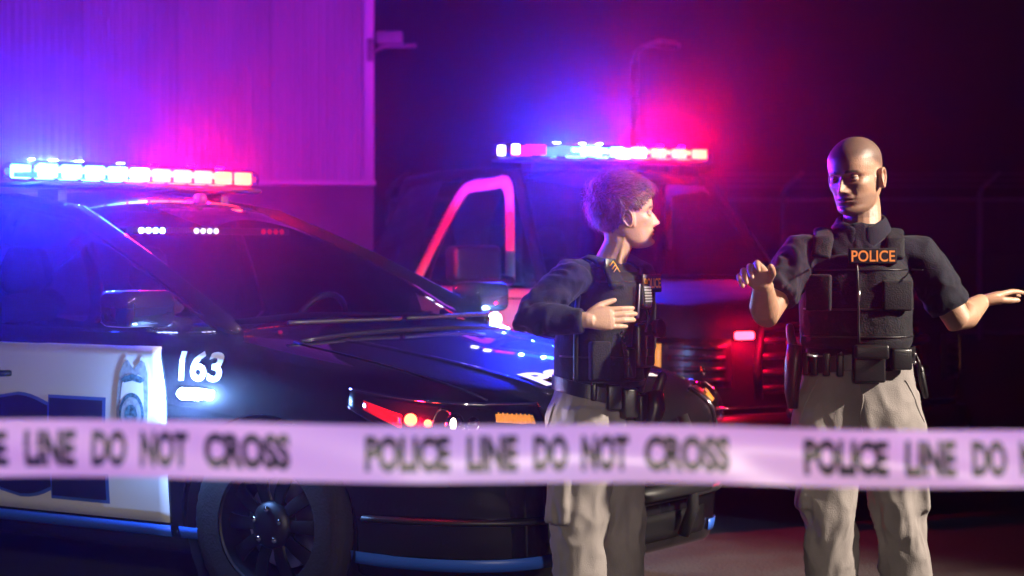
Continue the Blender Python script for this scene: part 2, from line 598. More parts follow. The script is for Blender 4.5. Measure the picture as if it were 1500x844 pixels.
def wheel(root, x, y, sg, r=.345, wd=.235, steer=0, spokes=10):
    t = MB()
    prof = [(-.5, .62), (-.5, .80), (-.47, .92), (-.40, .975), (-.28, 1.0), (-.27, .972), (-.24, .972), (-.23, 1.0), (-.10, 1.0), (-.09, .972), (-.06, .972),
            (-.05, 1.0), (.05, 1.0), (.06, .972), (.09, .972), (.10, 1.0), (.23, 1.0), (.24, .972), (.27, .972), (.28, 1.0), (.40, .975), (.47, .92), (.5, .80), (.5, .62)]
    n = 96
    rs = []
    for k in range(n):
        a = 2 * math.pi * k / n
        rr = 1 - (.012 if k % 2 else 0)
        rs.append([(math.cos(a) * r * q * (rr if q > .97 else 1), p * wd, math.sin(a) * r * q * (rr if q > .97 else 1)) for p, q in prof])
    rs.append(rs[0])
    t.grid(rs)
    wo = t.build('wheel', 'rubber', root, smooth=True, autosmooth=40)
    wo.location = (x, y, r); wo.rotation_euler = (0, 0, steer)
    rim = MB()
    hub = []
    for (p, q) in [(.42, .635), (.47, .62), (.45, .60), (.30, .585), (.1, .58), (-.45, .60), (-.5, .63)]:
        hub.append([(math.cos(a) * r * q, sg * p * wd, math.sin(a) * r * q) for a in (2 * math.pi * k / 48 for k in range(48))])
    rim.rings(hub, cap=False)
    for k in range(spokes):
        a = 2 * math.pi * k / spokes
        M = Matrix.Rotation(a, 3, 'Y')
        pts = [M @ Vector((r * q, sg * wd * h, 0)) for q, h in ((.14, .30), (.35, .34), (.5, .30), (.60, .24))]
        rim.tube(pts, [(.012, .022), (.012, .026), (.010, .030), (.010, .036)], 6, up=(0, 1, 0))
    rim.build('rim', 'rim', wo, smooth=True, autosmooth=40)
    hc = MB()
    hc.rings([[(math.cos(a) * q, sg * h, math.sin(a) * q) for a in (2 * math.pi * k / 32 for k in range(32))]
              for q, h in ((.085, .05), (.085, .085), (.075, .10), (.045, .112), (.002, .114))])
    hc.build('hub_cap', 'rim', wo, smooth=True, autosmooth=40)
    nut = MB().ball((0, 0, 0), .011, 8, 5).mesh('wheel_nut')
    for k in range(5):
        a = 2 * math.pi * k / 5 + .3
        q = link_mesh('wheel_nut', nut, 'chrome', wo); q.location = (math.cos(a) * .058, sg * .112, math.sin(a) * .058)
    dk = MB().cyl((0, sg * .01, 0), (0, -sg * .02, 0), .16, 32)
    dk.build('brake_disc', 'brushed', wo, smooth=True, autosmooth=30)
    return wo

def greenhouse(root, G, paint='black_paint'):
    """windshield, roof, rails, side windows"""
    zb, zt = G['belt'], G['rail']
    def wb(y): return (G['wx'] - G['wcurve'] * (y / G['wy'])**2, y, G['wz'] - .015 * (y / G['wy'])**2)
    def hd(y): return (G['hx'] - G['hcurve'] * (y / G['hy'])**2, y, G['hz'] - .045 * abs(y / G['hy'])**2.2)
    nu, nv = 24, 14
    rows = []
    for j in range(nv + 1):
        t = j / nv
        row = []
        for i in range(nu + 1):
            u = -1 + 2 * i / nu
            a = Vector(wb(u * G['wy'])); c = Vector(hd(u * G['hy']))
            p = a.lerp(c, t)
            p += Vector((.55, 0, .85)) * (.035 * 4 * t * (1 - t) * .55)
            row.append(p)
        rows.append(row)
    MB().grid(rows).build('windshield', 'window', root, smooth=True)
    # black band along the windshield edges
    # roof
    rows = []
    for j in range(15):
        t = j / 14
        x0 = G['hx'] * (1 - t) + G['rx'] * t
        row = []
        for i in range(nu + 1):
            u = -1 + 2 * i / nu
            hw = G['hy'] * (1 - t) + G['ry'] * t
            z = G['hz'] * (1 - t) + G['rz'] * t + G['crown'] * 4 * t * (1 - t) - .045 * abs(u)**2.2
            xc = G['hcurve'] * (1 - t) - .05 * t
            row.append((x0 - xc * u * u, u * hw, z + .004))
        rows.append(row)
    MB().grid(rows).build('roof', paint, root, smooth=True, solid=.02)
    # rear window
    rows = []
    for j in range(9):
        t = j / 8
        row = []
        for i in range(13):
            u = -1 + 2 * i / 12
            a = Vector((G['rx'] + .05 * u * u, u * G['ry'], G['rz'] - .045 * abs(u)**2.2)); c = Vector((G['bx'] + .12 * u * u, u * G['by'], G['bz']))
            row.append(a.lerp(c, t) + Vector((-.02, 0, .02)) * 4 * t * (1 - t))
        rows.append(row)
    MB().grid(rows).build('rear_window', 'side_glass', root, smooth=True)
    for sg in (-1, 1):
        A0 = Vector(wb(sg * G['wy'])); A1 = Vector(hd(sg * G['hy']))
        C1 = Vector((G['rx'] + .05, sg * G['ry'], G['rz'] - .045)); C0 = Vector((G['bx'] + .12, sg * G['by'], G['bz']))
        rail = [A0 + Vector((.06, 0, -.04)), A0, A0.lerp(A1, .5) + Vector((.01, sg * .008, .012)), A1 + Vector((0, 0, 0)),
                A1.lerp(C1, .33) + Vector((0, sg * .012, G['crown'] * .8)), A1.lerp(C1, .66) + Vector((0, sg * .012, G['crown'] * .8)), C1, C1.lerp(C0, .5), C0 + Vector((-.03, 0, -.02))]
        MB().tube(rail, [(.03, .035), (.032, .04), (.03, .04), (.034, .045), (.034, .04), (.034, .04), (.04, .05), (.06, .06), (.09, .08)], 12, up=(0, sg, .3)).build('pillar_rail', paint, root, smooth=True)
        def rail_at(x):
            for a, c in zip(rail[:-1], rail[1:]):
                if a.x >= x >= c.x:
                    return a.lerp(c, (a.x - x) / max(1e-6, a.x - c.x))
            return rail[-1]
        def belt(x): return Vector((x, sg * G['belty'], zb))
        for k, (x0, x1, x1t) in enumerate(G['windows']):
            rows = []
            for i in range(13):
                t = i / 12
                xb_ = x0 + (x1 - x0) * t
                xt_ = min(x0 - .0, rail[1].x) + (x1t - min(x0, rail[1].x)) * t
                a = belt(xb_); c = rail_at(xt_) + Vector((0, sg * .012, 0))
                rows.append([a.lerp(c, j / 6) + Vector((0, sg * .018 * 4 * (j / 6) * (1 - j / 6), 0)) for j in range(7)])
            MB().grid(rows).build('side_window', 'side_glass', root, smooth=True)
            a = belt(x1 - .05); c = rail_at(x1t - .05)
            MB().tube([a + Vector((0, 0, -.05)), a.lerp(c, .5) + Vector((0, sg * .02, 0)), c], [(.012, .045), (.012, .042), (.012, .04)], 8, up=(0, sg, .2)).build('window_pillar', paint, root, smooth=True)
        # door window frame in the door colour
        if G.get('frame') :
            x0, x1, x1t = G['windows'][0]
            fr = [belt(x0 - .12), belt(x0 - .12).lerp(rail_at(rail[3].x - .02), .55), rail_at(rail[3].x - .03) + Vector((0, 0, -.02)),
                  rail_at((rail[3].x + x1t) / 2) + Vector((0, 0, -.055)), rail_at(x1t + .05) + Vector((0, 0, -.07)),
                  belt(x1 + .04).lerp(rail_at(x1t + .02), .85), belt(x1 + .04).lerp(rail_at(x1t), .4), belt(x1 + .04)]
            fr = [p + Vector((0, sg * .035, 0)) for p in fr]
            for _ in range(2):
                fr = [fr[0]] + [q for a, c in zip(fr[:-1], fr[1:]) for q in (a.lerp(c, .25), a.lerp(c, .75))] + [fr[-1]]
            MB().tube(fr, [(.016, .044)] * len(fr), 10, up=(0, sg, .3)).build('door_frame', G['frame'], root, smooth=True)

def seats(root, xs, ys, z0, w=.5):
    for x in xs:
        for y in ys:
            s = MB()
            s.tube([(x + .25, y, z0 + .12), (x, y, z0 + .10), (x - .22, y, z0 + .10)], [(.07, w * .46), (.08, w * .48), (.08, w * .46)], 14, up=(0, 0, 1), dome=True)
            s.tube([(x - .24, y, z0 + .08), (x - .34, y, z0 + .40), (x - .42, y, z0 + .66)], [(.07, w * .46), (.07, w * .45), (.05, w * .34)], 14, up=(1, 0, 0), dome=True)
            s.tube([(x - .44, y, z0 + .74), (x - .46, y, z0 + .86)], [(.045, .13), (.045, .11)], 12, up=(1, 0, 0), dome=True)
            s.build('seat', 'seat', root, smooth=True)

def light_bar(root, x, z, L, mods, depth=.26, h=.092, lamps=(), strips=()):
    """mods: list of (y0,y1,material); y from + (left) to - (right)"""
    bar = MB().box((0, 0, -h * .60), (depth * 1.02, L * .97, h * .22)).build('light_bar', 'black_plastic', root, bevel=.012)
    bar.location = (x, 0, z)
    lens = MB()
    n = 20
    rs = []
    for k, (yy, sc_) in enumerate([(-L / 2, .55), (-L / 2 + .02, .85), (-L / 2 + .06, 1), (L / 2 - .06, 1), (L / 2 - .02, .85), (L / 2, .55)]):
        rs.append([(depth / 2 * sc_ * math.copysign(abs(math.cos(a))**.6, math.cos(a)), yy, h / 2 * sc_ * math.copysign(abs(math.sin(a))**.6, math.sin(a))) for a in (2 * math.pi * q / n for q in range(n))])
    lens.rings(rs).build('lens_cover', 'clear_lens', bar, smooth=True)
    for y0, y1, m in mods:
        c = (y0 + y1) / 2; wdt = abs(y1 - y0)
        for sx in (1, -1):
            MB().box((sx * depth * .30, c, -h * .0), (.03, wdt * .68, h * .60)).build('led_module', m, bar, bevel=.006)
    for a_, b_, m in strips:
        MB().box((0, (a_ + b_) / 2, -h * .16), (depth * .50, abs(b_ - a_), h * .20)).build('glow_strip', m, bar, bevel=.004)  # emissive strip added so each half of the bar glows in its colour
    for sg in (-1, 1):
        MB().box((0, sg * L * .36, -h * 1.25), (.12, .05, h * 1.0)).build('mount_foot', 'black_plastic', bar, bevel=.005)
    for (y, c, p) in lamps:
        lamp("light_bar_glow", (0, y, h * .38), c, p * BAR, bar, radius=.022)
    return bar

def mirror(root, x, y, z, sg, size=(.12, .24, .16), arm=.14, m='black_plastic', boxy=False):
    s = MB()
    d, w_, h_ = size
    s.tube([(x + d * .55, y, z), (x + d * .35, y, z), (x - d * .1, y, z), (x - d * .5, y, z)], [(h_ * .22, w_ * .25), (h_ * .42, w_ * .42), (h_ * .5, w_ * .5), (h_ * .49, w_ * .49)], 20, up=(0, 0, 1))
    if boxy:
        o = MB().box((x, y, z), (d, w_, h_)).build('mirror', m, root, bevel=.035, seg=4)
    else:
        o = s.build('mirror', m, root, smooth=True, autosmooth=60)
    MB().tube([(x - d * .1, y - sg * w_ * .4, z - h_ * .35), (x, y - sg * (w_ * .4 + arm), z - h_ * .5)], [(.025, .04), (.03, .05)], 10).build('mirror_arm', m, o, smooth=True)
    MB().box((x - d * .505, y, z), (.006, w_ * .8, h_ * .78)).build('mirror_glass', 'chrome', o, bevel=.02)
    return o

BLUE, RED, ICE, WARM = (.008, .022, 1), (1, .0, .035), (.2, .42, 1), (1, .86, .68)
BAR = 13.0
# ---------------------------------------------------------------- the patrol car
K = 1.053
car = empty('police_car', (-.37, 8.32, 0), R(-33.8), K)
tag(car, 'black and white police car with number 163 and a lit blue and red roof bar', 'police car')
spec = dict(
    x= [1.00, .97, .90, .78, .60, .40, .00, -.35, -.80, -1.6, -2.6, -3.2, -3.7, -4.05, -4.12],
    w= [.40, .58, .71, .80, .865, .905, .935, .945, .945, .945, .94, .93, .88, .78, .66],
    zb=[.30, .22, .19, .18, .18, .18, .19, .20, .20, .20, .20, .21, .24, .30, .36],
    zs=[.60, .655, .70, .75, .795, .84, .91, .955, .985, .995, 1.0, 1.0, .98, .93, .85],
    zt=[.66, .725, .785, .84, .885, .925, .99, 1.045, 1.05, 1.05, 1.06, 1.09, 1.08, 1.05, .95])
B = Body(spec)
ar = dict(r=.385, z=.35)
B.build(car, [(0, ar, .92), (-2.85, ar, .92)])
for x in (0, -2.85):
    for sg in (-1, 1):
        wheel(car, x, sg * .80, sg, .345, .24, steer=R(2) if x == 0 else 0)
G = dict(belt=1.0, rail=1.44, wx=-.06, wcurve=.24, wy=.79, wz=1.05, hx=-1.10, hcurve=.12, hy=.60, hz=1.485, rx=-2.35, ry=.58, rz=1.49, crown=.07,
         bx=-3.25, by=.70, bz=1.06, belty=.865, windows=[(-.62, -1.52, -1.50), (-1.58, -2.55, -2.40)])
greenhouse(car, G)
# wheel housings
for x in (0, -2.85):
    for sg in (-1, 1):
        h = MB().rings([[(x + r_ * math.cos(a), sg * yy, .35 + r_ * math.sin(a)) for a in np.linspace(0, math.pi * 2, 33)[:-1]] for yy, r_ in ((.90, .384), (.62, .384), (.62, .05))], cap=False)
        h.build('wheel_housing', 'grille_black', car, smooth=True)
# doors: panels lying over the body side
def door(x0, x1, ztop, zbot, m, sg, name='door'):
    def fn(u, v):
        z = zbot + (ztop - zbot) * v
        f = x0 - .05 * max(0, (v - .62) / .38)**1.6 + (-.03 * (1 - v)) * 0
        x = f + (x1 - f) * u
        zz = z
        p = B.side(x, zz, .006, sg)
        return p
    return patch(B, fn, 22, 16, name, m, car, solid=.004)
for sg in (-1, 1):
    d1 = door(-.44, -1.52, .955, .325, 'white_paint', sg)
    door(-1.545, -2.46, .965, .325, 'white_paint', sg)
    # handle
    for xh in (-1.36, -2.32):
        p = B.side(xh, .835, .03, sg)
        MB().tube([p + Vector((.11, -sg * .03, 0)), p + Vector((.09, 0, 0)), p + Vector((-.09, 0, .004)), p + Vector((-.11, -sg * .03, .004))], [(.012, .016)] * 4, 10).build('door_handle', 'black_plastic', car, smooth=True)
        pp = B.side(xh, .835, .009, sg)
        dv, df = fan([(math.cos(a) * .062, math.sin(a) * .05) for a in np.linspace(0, 2 * math.pi, 25)[:-1]], 2)
        poly_on(B, dv, df, lambda q: B.side(xh + q[0], .835 + q[1], .0095, sg), 'handle_recess', 'decal_silver', car)
# stripe along the sills
for sg in (-1, 1):
    for (xa, xb) in ((-.44, -1.52), (-1.545, -2.46), (-.40, -.28)):
        patch(B, lambda u, v: B.side(xa + (xb - xa) * u, .275 + .040 * v, .006 if xa < -.42 else .005, sg), 12, 2, 'sill_stripe', 'reflective_blue', car, solid=.002)
# door lettering, right side reads forwards
def side_text(txt, xc, zc, h, w_, m, off, sg=-1, bold=.02, shear=0, name='lettering', cuts=3):
    v, f = text_geo(txt, h, w_, bold, shear, cuts=cuts)
    return poly_on(B, v, f, lambda q: B.side(xc + q[0] * (-sg), zc + q[1], off, sg), name, m, car)
side_text('POLICE', -1.66, .57, .40, 1.86, 'decal_edge', .010, bold=.075)
side_text('POLICE', -1.66, .57, .375, 1.83, 'decal_navy', .0125, bold=.055)
side_text('163', -.285, .892, .105, .20, 'decal_white', .005, bold=.03, name='unit_number')
# shield emblem on the front door
sh = [(-.055, .19), (-.035, .20), (0, .165), (.035, .20), (.058, .19), (.075, .15), (.082, .08), (.085, .0), (.078, -.08), (.055, -.15), (.02, -.195), (0, -.20),
      (-.02, -.195), (-.055, -.15), (-.078, -.08), (-.085, .0), (-.082, .08), (-.075, .15)]
for k, (scl, dz, m, off) in enumerate(((1.0, 0, 'decal_white', .010), (.93, 0, 'decal_silver', .012), (.70, -.005, 'decal_white', .0135))):
    v, f = fan([(a * scl, b_ * scl + dz) for a, b_ in sh], 5)
    poly_on(B, v, f, lambda q: B.side(-.60 + q[0], .72 + q[1], off, -1), 'shield_emblem', m, car)
for (r_, dz, m, off) in ((.062, -.01, 'decal_teal', .0150), (.050, -.01, 'decal_silver', .0162), (.032, -.015, 'decal_teal', .0174)):
    v, f = fan([(math.cos(a) * r_, math.sin(a) * r_ * 1.25 + dz) for a in np.linspace(0, 2 * math.pi, 33)[:-1]], 3)
    poly_on(B, v, f, lambda q: B.side(-.60 + q[0], .72 + q[1], off, -1), 'shield_emblem', m, car)
for k in range(2):
    v, f = fan([(-.06, .0), (-.04, .012), (0, .02), (.04, .012), (.06, .0), (.04, -.012), (0, -.004), (-.04, -.012)], 2)
    poly_on(B, v, f, lambda q: B.side(-.60 + q[0], .72 + q[1] + (.115 if k == 0 else -.125), .0150, -1), 'shield_emblem', 'decal_teal', car)
# fender warning light
p = B.side(-.305, .795, 0, -1)
fl = MB().tube([p + Vector((.085, .0, .008)), p + Vector((.03, -.018, 0)), p + Vector((-.05, -.02, 0)), p + Vector((-.085, 0, -.002))], [(.008, .006), (.022, .014), (.022, .014), (.008, .006)], 12, up=(0, 0, 1)).build('fender_light', 'led_ice', car, smooth=True)
lamp('fender_glow', p + Vector((0, -.075, 0)), ICE, 42, car, radius=.02)
# hood shut lines and cowl
MB().tube([B.top(-.05, y, .0015) or Vector((0, y, 1)) for y in np.linspace(-.66, .66, 15)], .006, 6).build('cowl_seam', 'grille_black', car, smooth=True)
for sg in (-1, 1):
    MB().tube([B.top(x, sg * (.70 - .06 * (x > .5) * (x - .5)), .001) for x in np.linspace(-.05, .78, 18)], .004, 6).build('hood_seam', 'grille_black', car, smooth=True)
    MB().tube([B.top(x, sg * (.36 + .1 * (.8 - x) / .8), -.004) for x in np.linspace(0, .84, 18)], [(.006, .05)] * 18, 8).build('hood_crease', 'black_paint', car, smooth=True)
    MB().tube([Vector((-.08 - .05 * abs(q), sg * .05 + .62 * q, 1.03 + .012)) for q in np.linspace(-.05 if sg > 0 else -.95, .95 if sg > 0 else .05, 9)], .009, 6).build('wiper', 'black_plastic', car, smooth=True)
v, f = text_geo('POLICE', .13, .80, .05, .0, cuts=3)
poly_on(B, v, f, lambda q: B.top(.73 - q[1], q[0] + .06, .004), 'hood_lettering', 'decal_white', car)
# front: grille, lower intake, bumper strip, plate
def front(y, z, off):
    return B.cast((3, y, z), (-1, 0, 0), off)
patch(B, lambda u, v: front(-.36 + .72 * u, .47 + .15 * v, .004), 16, 4, 'grille', 'grille_black', car, solid=.004)
for k in range(5):
    MB().tube([front(y, .48 + .033 * k, .012) for y in np.linspace(-.35, .35, 13)], [(.006, .010)] * 13, 8).build('grille_bar', 'chrome' if k == 4 else 'black_plastic', car, smooth=True)
patch(B, lambda u, v: front(-.45 + .90 * u, .25 + .10 * v, .004), 16, 3, 'lower_intake', 'grille_black', car, solid=.004)
def corner(s, z, off):
    """bumper wrap: s=-1 right side ... 1 left side"""
    a = s * R(84)
    return B.cast((.25 + 3 * math.cos(a), 3 * math.sin(a) * .9 + s * .25, z), (-math.cos(a), -math.sin(a) * .9, 0), off)
for (s0, s1) in ((-.97, -.38), (.38, .97)):
    patch(B, lambda u, v: corner(s0 + (s1 - s0) * u, .245 + .042 * v - .012 * math.sin(u * 3.14), .006), 22, 2, 'bumper_stripe', 'reflective_blue', car, solid=.002)
MB().tube([corner(s, .40, .006) for s in np.linspace(-.92, .92, 41)], [(.012, .018)] * 41, 8).build('bumper_moulding', 'black_plastic', car, smooth=True)
# push bar in front of the grille
pb = MB()
for sg in (-1, 1):
    pb.tube([(1.02, sg * .24, .26), (1.06, sg * .24, .36), (1.06, sg * .24, .60), (1.02, sg * .23, .70)], .022, 10)
pb.tube([(1.065, -.34, .44), (1.065, .34, .44)], .026, 10)
pb.tube([(1.065, -.34, .58), (1.065, .34, .58)], .026, 10)
pb.build('push_bar', 'black_plastic', car, smooth=True)
# headlights
for sg in (-1, 1):
    def hl(u, v, off):
        # u 0 outer-rear .. 1 inner-front ; v 0 bottom .. 1 top
        s = sg * (.97 - .53 * u)
        top_ = .83 - .055 * u - .01 * math.sin(u * 3.1)
        bot = top_ - (.035 + .115 * math.sin(min(1, u * 1.15 + .1) * 1.75))
        return corner(s, bot + (top_ - bot) * v, off)
    hs = patch(B, lambda u, v: hl(u, v, .004), 24, 6, 'headlight', 'grille_black', car, solid=.004)
    MB().tube([hl(u, 1, .012) for u in np.linspace(0, 1, 25)], .006, 6).build('headlight_trim', 'chrome', hs, smooth=True)
    MB().tube([hl(u, 0, .010) for u in np.linspace(0, 1, 25)], .004, 6).build('headlight_trim', 'chrome', hs, smooth=True)
    MB().tube([hl(1, v, .012) for v in np.linspace(0, 1, 5)], .005, 6).build('headlight_trim', 'chrome', hs, smooth=True)
    patch(B, lambda u, v: hl(.10 + .22 * u, .30 + .40 * v - .12 * u, .012), 6, 3, 'side_reflector', 'red_lens', hs, solid=.003)
    patch(B, lambda u, v: hl(.76 + .18 * u, .66 + .16 * v - .05 * u, .014), 6, 3, 'turn_signal', 'amber', hs, solid=.004)
    for k in range(8):
        MB().tube([hl(.77 + .021 * k, .66 - .006 * k, .017), hl(.77 + .021 * k, .82 - .006 * k, .017)], .0025, 5).build('turn_signal_rib', 'amber', hs)
    for k, (uu, rr) in enumerate(((.37, .022), (.455, .014))):
        p = hl(uu, .50, .014)
        MB().ball(p, rr, 12, 8).build('warning_led', 'led_red', hs, smooth=True)
        if k == 0 and sg < 0: lamp('headlight_red_glow', hl(uu, .5, .05), RED, 5.0, car, radius=.015)
    q = hl(.585, .55, .03)
    MB().ball(q, (.036, .036, .042), 20, 12).build('projector_lens', 'chrome', hs, smooth=True)
    MB().ball(hl(.585, .55, .060), (.012, .012, .024), 12, 8).build('bulb', 'led_warm', hs, smooth=True)
    MB().ball(hl(.66, .58, .03), (.024, .024, .024), 12, 8).build('reflector_bowl', 'chrome', hs, smooth=True)
    if sg < 0: lamp('headlight_beam', hl(.585, .55, .085), WARM, 18, car, radius=.02, kind='SPOT', direction=(1, .0, -.03), size=R(36), blend=.7)
    MB().tube([hl(.53 + .05 * math.cos(a), .45 + .4 * math.sin(a), .018) for a in np.linspace(0, 6.28, 20)], .004, 6).build('reflector_ring', 'chrome', hs, smooth=True)
    patch(B, lambda u, v: hl(.64 + .14 * u, .30 + .20 * v - .06 * u, .016), 6, 3, 'daytime_light', 'led_warm', hs, solid=.004)
    patch(B, lambda u, v: hl(u, v, .012 + .05 * (4 * v * (1 - v) * 4 * u * (1 - u))**.5), 24, 8, 'headlight_lens', 'clear_lens', hs, solid=0)
# mirrors with warning leds
for sg in (-1, 1):
    m_ = mirror(car, -.46, sg * 1.07, 1.10, sg, (.16, .25, .13), boxy=True, m='black_paint')
    q = (-.37, sg * 1.05, 1.005)
    if sg > 0:
        MB().ball(q, (.025, .036, .028), 12, 8).build('mirror_led', 'led_ice', m_, smooth=True)
        lamp('mirror_glow', (-.33, sg * 1.07, 1.0), ICE, 36, car, radius=.025)
# roof bar
mods = []
Lb = 1.36
seg = Lb * .96 / 10
for k in range(10):
    y0 = -Lb * .48 + k * seg
    mods.append((y0, y0 + seg, 'led_blue' if k < 5 else 'led_red'))
light_bar(car, -1.50, 1.625, Lb, mods, strips=((-.64, -.03, 'led_blue_soft'), (.03, .64, 'led_red_soft')), lamps=[(-.60, BLUE, 150), (-.48, BLUE, 100), (-.34, BLUE, 60), (-.10, BLUE, 20), (.10, RED, 12), (.34, RED, 34), (.52, RED, 46)])
# antenna puck, cabin
MB().tube([(-1.16, .02, 1.50), (-1.16, .02, 1.535), (-1.16, .02, 1.545)], [.03, .026, .012], 14).build('antenna', 'black_plastic', car, smooth=True)
MB().tube([(-.46, -.66, .98), (-.52, 0, 1.0), (-.46, .66, .98)], [(.06, .22)] * 3, 14, up=(0, 0, 1)).build('dashboard', 'black_plastic', car, smooth=True)
seats(car, (-1.35, -2.1), (-.38, .38), .42)
sw = MB()
sw.tube([(-.83 + .07 * math.sin(a), .38 + .18 * math.cos(a), .95 + .17 * math.sin(a)) for a in np.linspace(0, 2 * math.pi, 25)], .014, 8)
sw.tube([(-.62, .38, .92), (-.83, .38, .95)], .03, 8)
sw.build('steering_wheel', 'black_plastic', car, smooth=True)
MB().box((-1.7, 0, .36), (2.6, 1.5, .10)).build('cabin_floor', 'seat', car)
vb = MB().box((-1.10, 0, 1.385), (.05, 1.0, .03)).build('visor_light_bar', 'black_plastic', car, bevel=.006)
for (ya, yb, m, n_) in ((-.44, -.28, 'led_ice', 4), (-.12, .04, 'led_white', 4), (.30, .46, 'led_red_soft', 4)):
    for k in range(n_):
        y = ya + (yb - ya) * (k + .5) / n_
        MB().ball((-1.07, y, 1.385), (.008, .014, .012), 10, 6).build('visor_led', m, vb, smooth=True)

# ---------------------------------------------------------------- the pickup behind
tr = empty('police_pickup', (1.17, 11.24, 0), R(-60))
tag(tr, 'tall dark police pickup with pale door frame and grille light behind the two officers', 'pickup truck')
tspec = dict(
    x= [.98, .96, .90, .80, .60, .30, .0, -.4, -1.0, -2.0, -2.6, -3.4, -4.4, -4.75, -4.8],
    w= [.74, .80, .86, .90, .94, .965, .975, .975, .975, .975, .975, .975, .97, .94, .90],
    zb=[.40, .36, .34, .33, .33, .34, .36, .38, .38, .38, .38, .42, .46, .50, .54],
    zs=[.92, .98, 1.03, 1.06, 1.075, 1.09, 1.105, 1.12, 1.13, 1.14, 1.15, 1.16, 1.16, 1.14, 1.08],
    zt=[.98, 1.06, 1.115, 1.15, 1.17, 1.19, 1.205, 1.215, 1.21, 1.21, 1.22, 1.22, 1.22, 1.20, 1.14])
_carB = B
B = Body(tspec)
ar = dict(r=.45, z=.41)
B.build(tr, [(0, ar, .95), (-3.4, ar, .95)], 'dusty_black')
for x in (0, -3.4):
    for sg in (-1, 1):
        wheel(tr, x, sg * .83, sg, .40, .27, steer=R(4) if x == 0 else 0, spokes=6)
G = dict(belt=1.19, rail=1.78, wx=-.42, wcurve=.20, wy=.80, wz=1.215, hx=-1.05, hcurve=.07, hy=.67, hz=1.85, rx=-2.55, ry=.66, rz=1.85, crown=.03,
         bx=-2.75, by=.80, bz=1.22, belty=.90, windows=[(-.62, -1.92, -1.62), (-1.98, -2.66, -2.5)], frame='white_paint')
greenhouse(tr, G, 'dusty_black')
car_, car = car, tr
for sg in (-1, 1):
    door(-.36, -1.90, 1.10, .46, 'white_paint', sg)
    door(-1.925, -2.62, 1.11, .46, 'black_paint', sg)
    patch(B, lambda u, v: B.side(-.40 - 1.46 * u, 1.105 + .05 * v, .010, sg), 16, 3, 'door_sill', 'white_paint', tr, solid=.004)
    p = B.side(-1.72, 1.0, .03, sg)
    MB().tube([p + Vector((.11, -sg * .03, 0)), p + Vector((.09, 0, 0)), p + Vector((-.09, 0, .004)), p + Vector((-.11, -sg * .03, .004))], [(.012, .016)] * 4, 10).build('door_handle', 'black_plastic', tr, smooth=True)
    mirror(tr, -.74, sg * 1.17, 1.30, sg, (.14, .30, .20), arm=.12, boxy=True)
    for x in (0, -3.4):
        MB().rings([[(x + r_ * math.cos(a), sg * yy, .41 + r_ * math.sin(a)) for a in np.linspace(0, math.pi * 2, 33)[:-1]] for yy, r_ in ((.93, .449), (.6, .449), (.6, .05))], cap=False).build('wheel_housing', 'grille_black', tr, smooth=True)
car = car_
gr = patch(B, lambda u, v: front(-.50 + 1.0 * u, .66 + .30 * v, .004), 12, 6, 'grille', 'grille_black', tr, solid=.004)
for k in range(4):
    MB().tube([front(y, .69 + .08 * k, .02) for y in np.linspace(-.50, .50, 11)], [(.016, .014)] * 11, 8).build('grille_bar', 'black_plastic', gr, smooth=True)
MB().tube([front(-.52, .64, .02), front(-.53, .8, .02), front(-.50, .98, .02), front(0, 1.0, .02), front(.50, .98, .02), front(.53, .8, .02), front(.52, .64, .02)], .022, 10).build('grille_surround', 'dusty_black', gr, smooth=True)
for y in (-.60,):
    gl = MB().box((0, 0, 0), (.04, .105, .04)).build('grille_light', 'led_red_deep', tr, bevel=.012)
    p = front(-.62, .955, .035); gl.location = p
    lamp('grille_glow', p + Vector((.06, 0, 0)), RED, 34, tr, radius=.02)
for sg in (-1, 1):
    hs = patch(B, lambda u, v: corner(sg * (.48 + .30 * u), .70 + .24 * v, .005), 10, 5, 'headlight', 'grille_black', tr, solid=.004)
    for k in range(4):
        patch(B, lambda u, v: corner(sg * (.50 + .18 * u), .72 + .055 * k + .028 * v, .012), 6, 2, 'headlight_reflector', 'rim', hs, solid=.004)
    patch(B, lambda u, v: corner(sg * (.71 + .05 * u), .73 + .18 * v, .010), 3, 4, 'turn_signal', 'amber', hs, solid=.004)
    patch(B, lambda u, v: corner(sg * (.48 + .30 * u), .70 + .24 * v, .03), 10, 5, 'headlight_lens', 'clear_lens', hs, solid=0)
MB().tube([corner(s, .48, .035) for s in np.linspace(-.86, .86, 31)], [(.09, .05)] * 31, 12, up=(0, 0, 1)).build('front_bumper', 'black_plastic', tr, smooth=True)
MB().tube([corner(s, .60, .010) for s in np.linspace(-.8, .8, 31)], .008, 8).build('bumper_seam', 'chrome', tr, smooth=True)
pb = MB()
for sg in (-1, 1):
    pb.tube([(1.06, sg * .30, .40), (1.14, sg * .30, .5), (1.14, sg * .30, .92), (1.08, sg * .29, 1.02)], .03, 10)
for z in (.58, .76, .92): pb.tube([(1.14, -.44, z), (1.14, .44, z)], .028, 10)
pb.build('push_bar', 'black_plastic', tr, smooth=True)
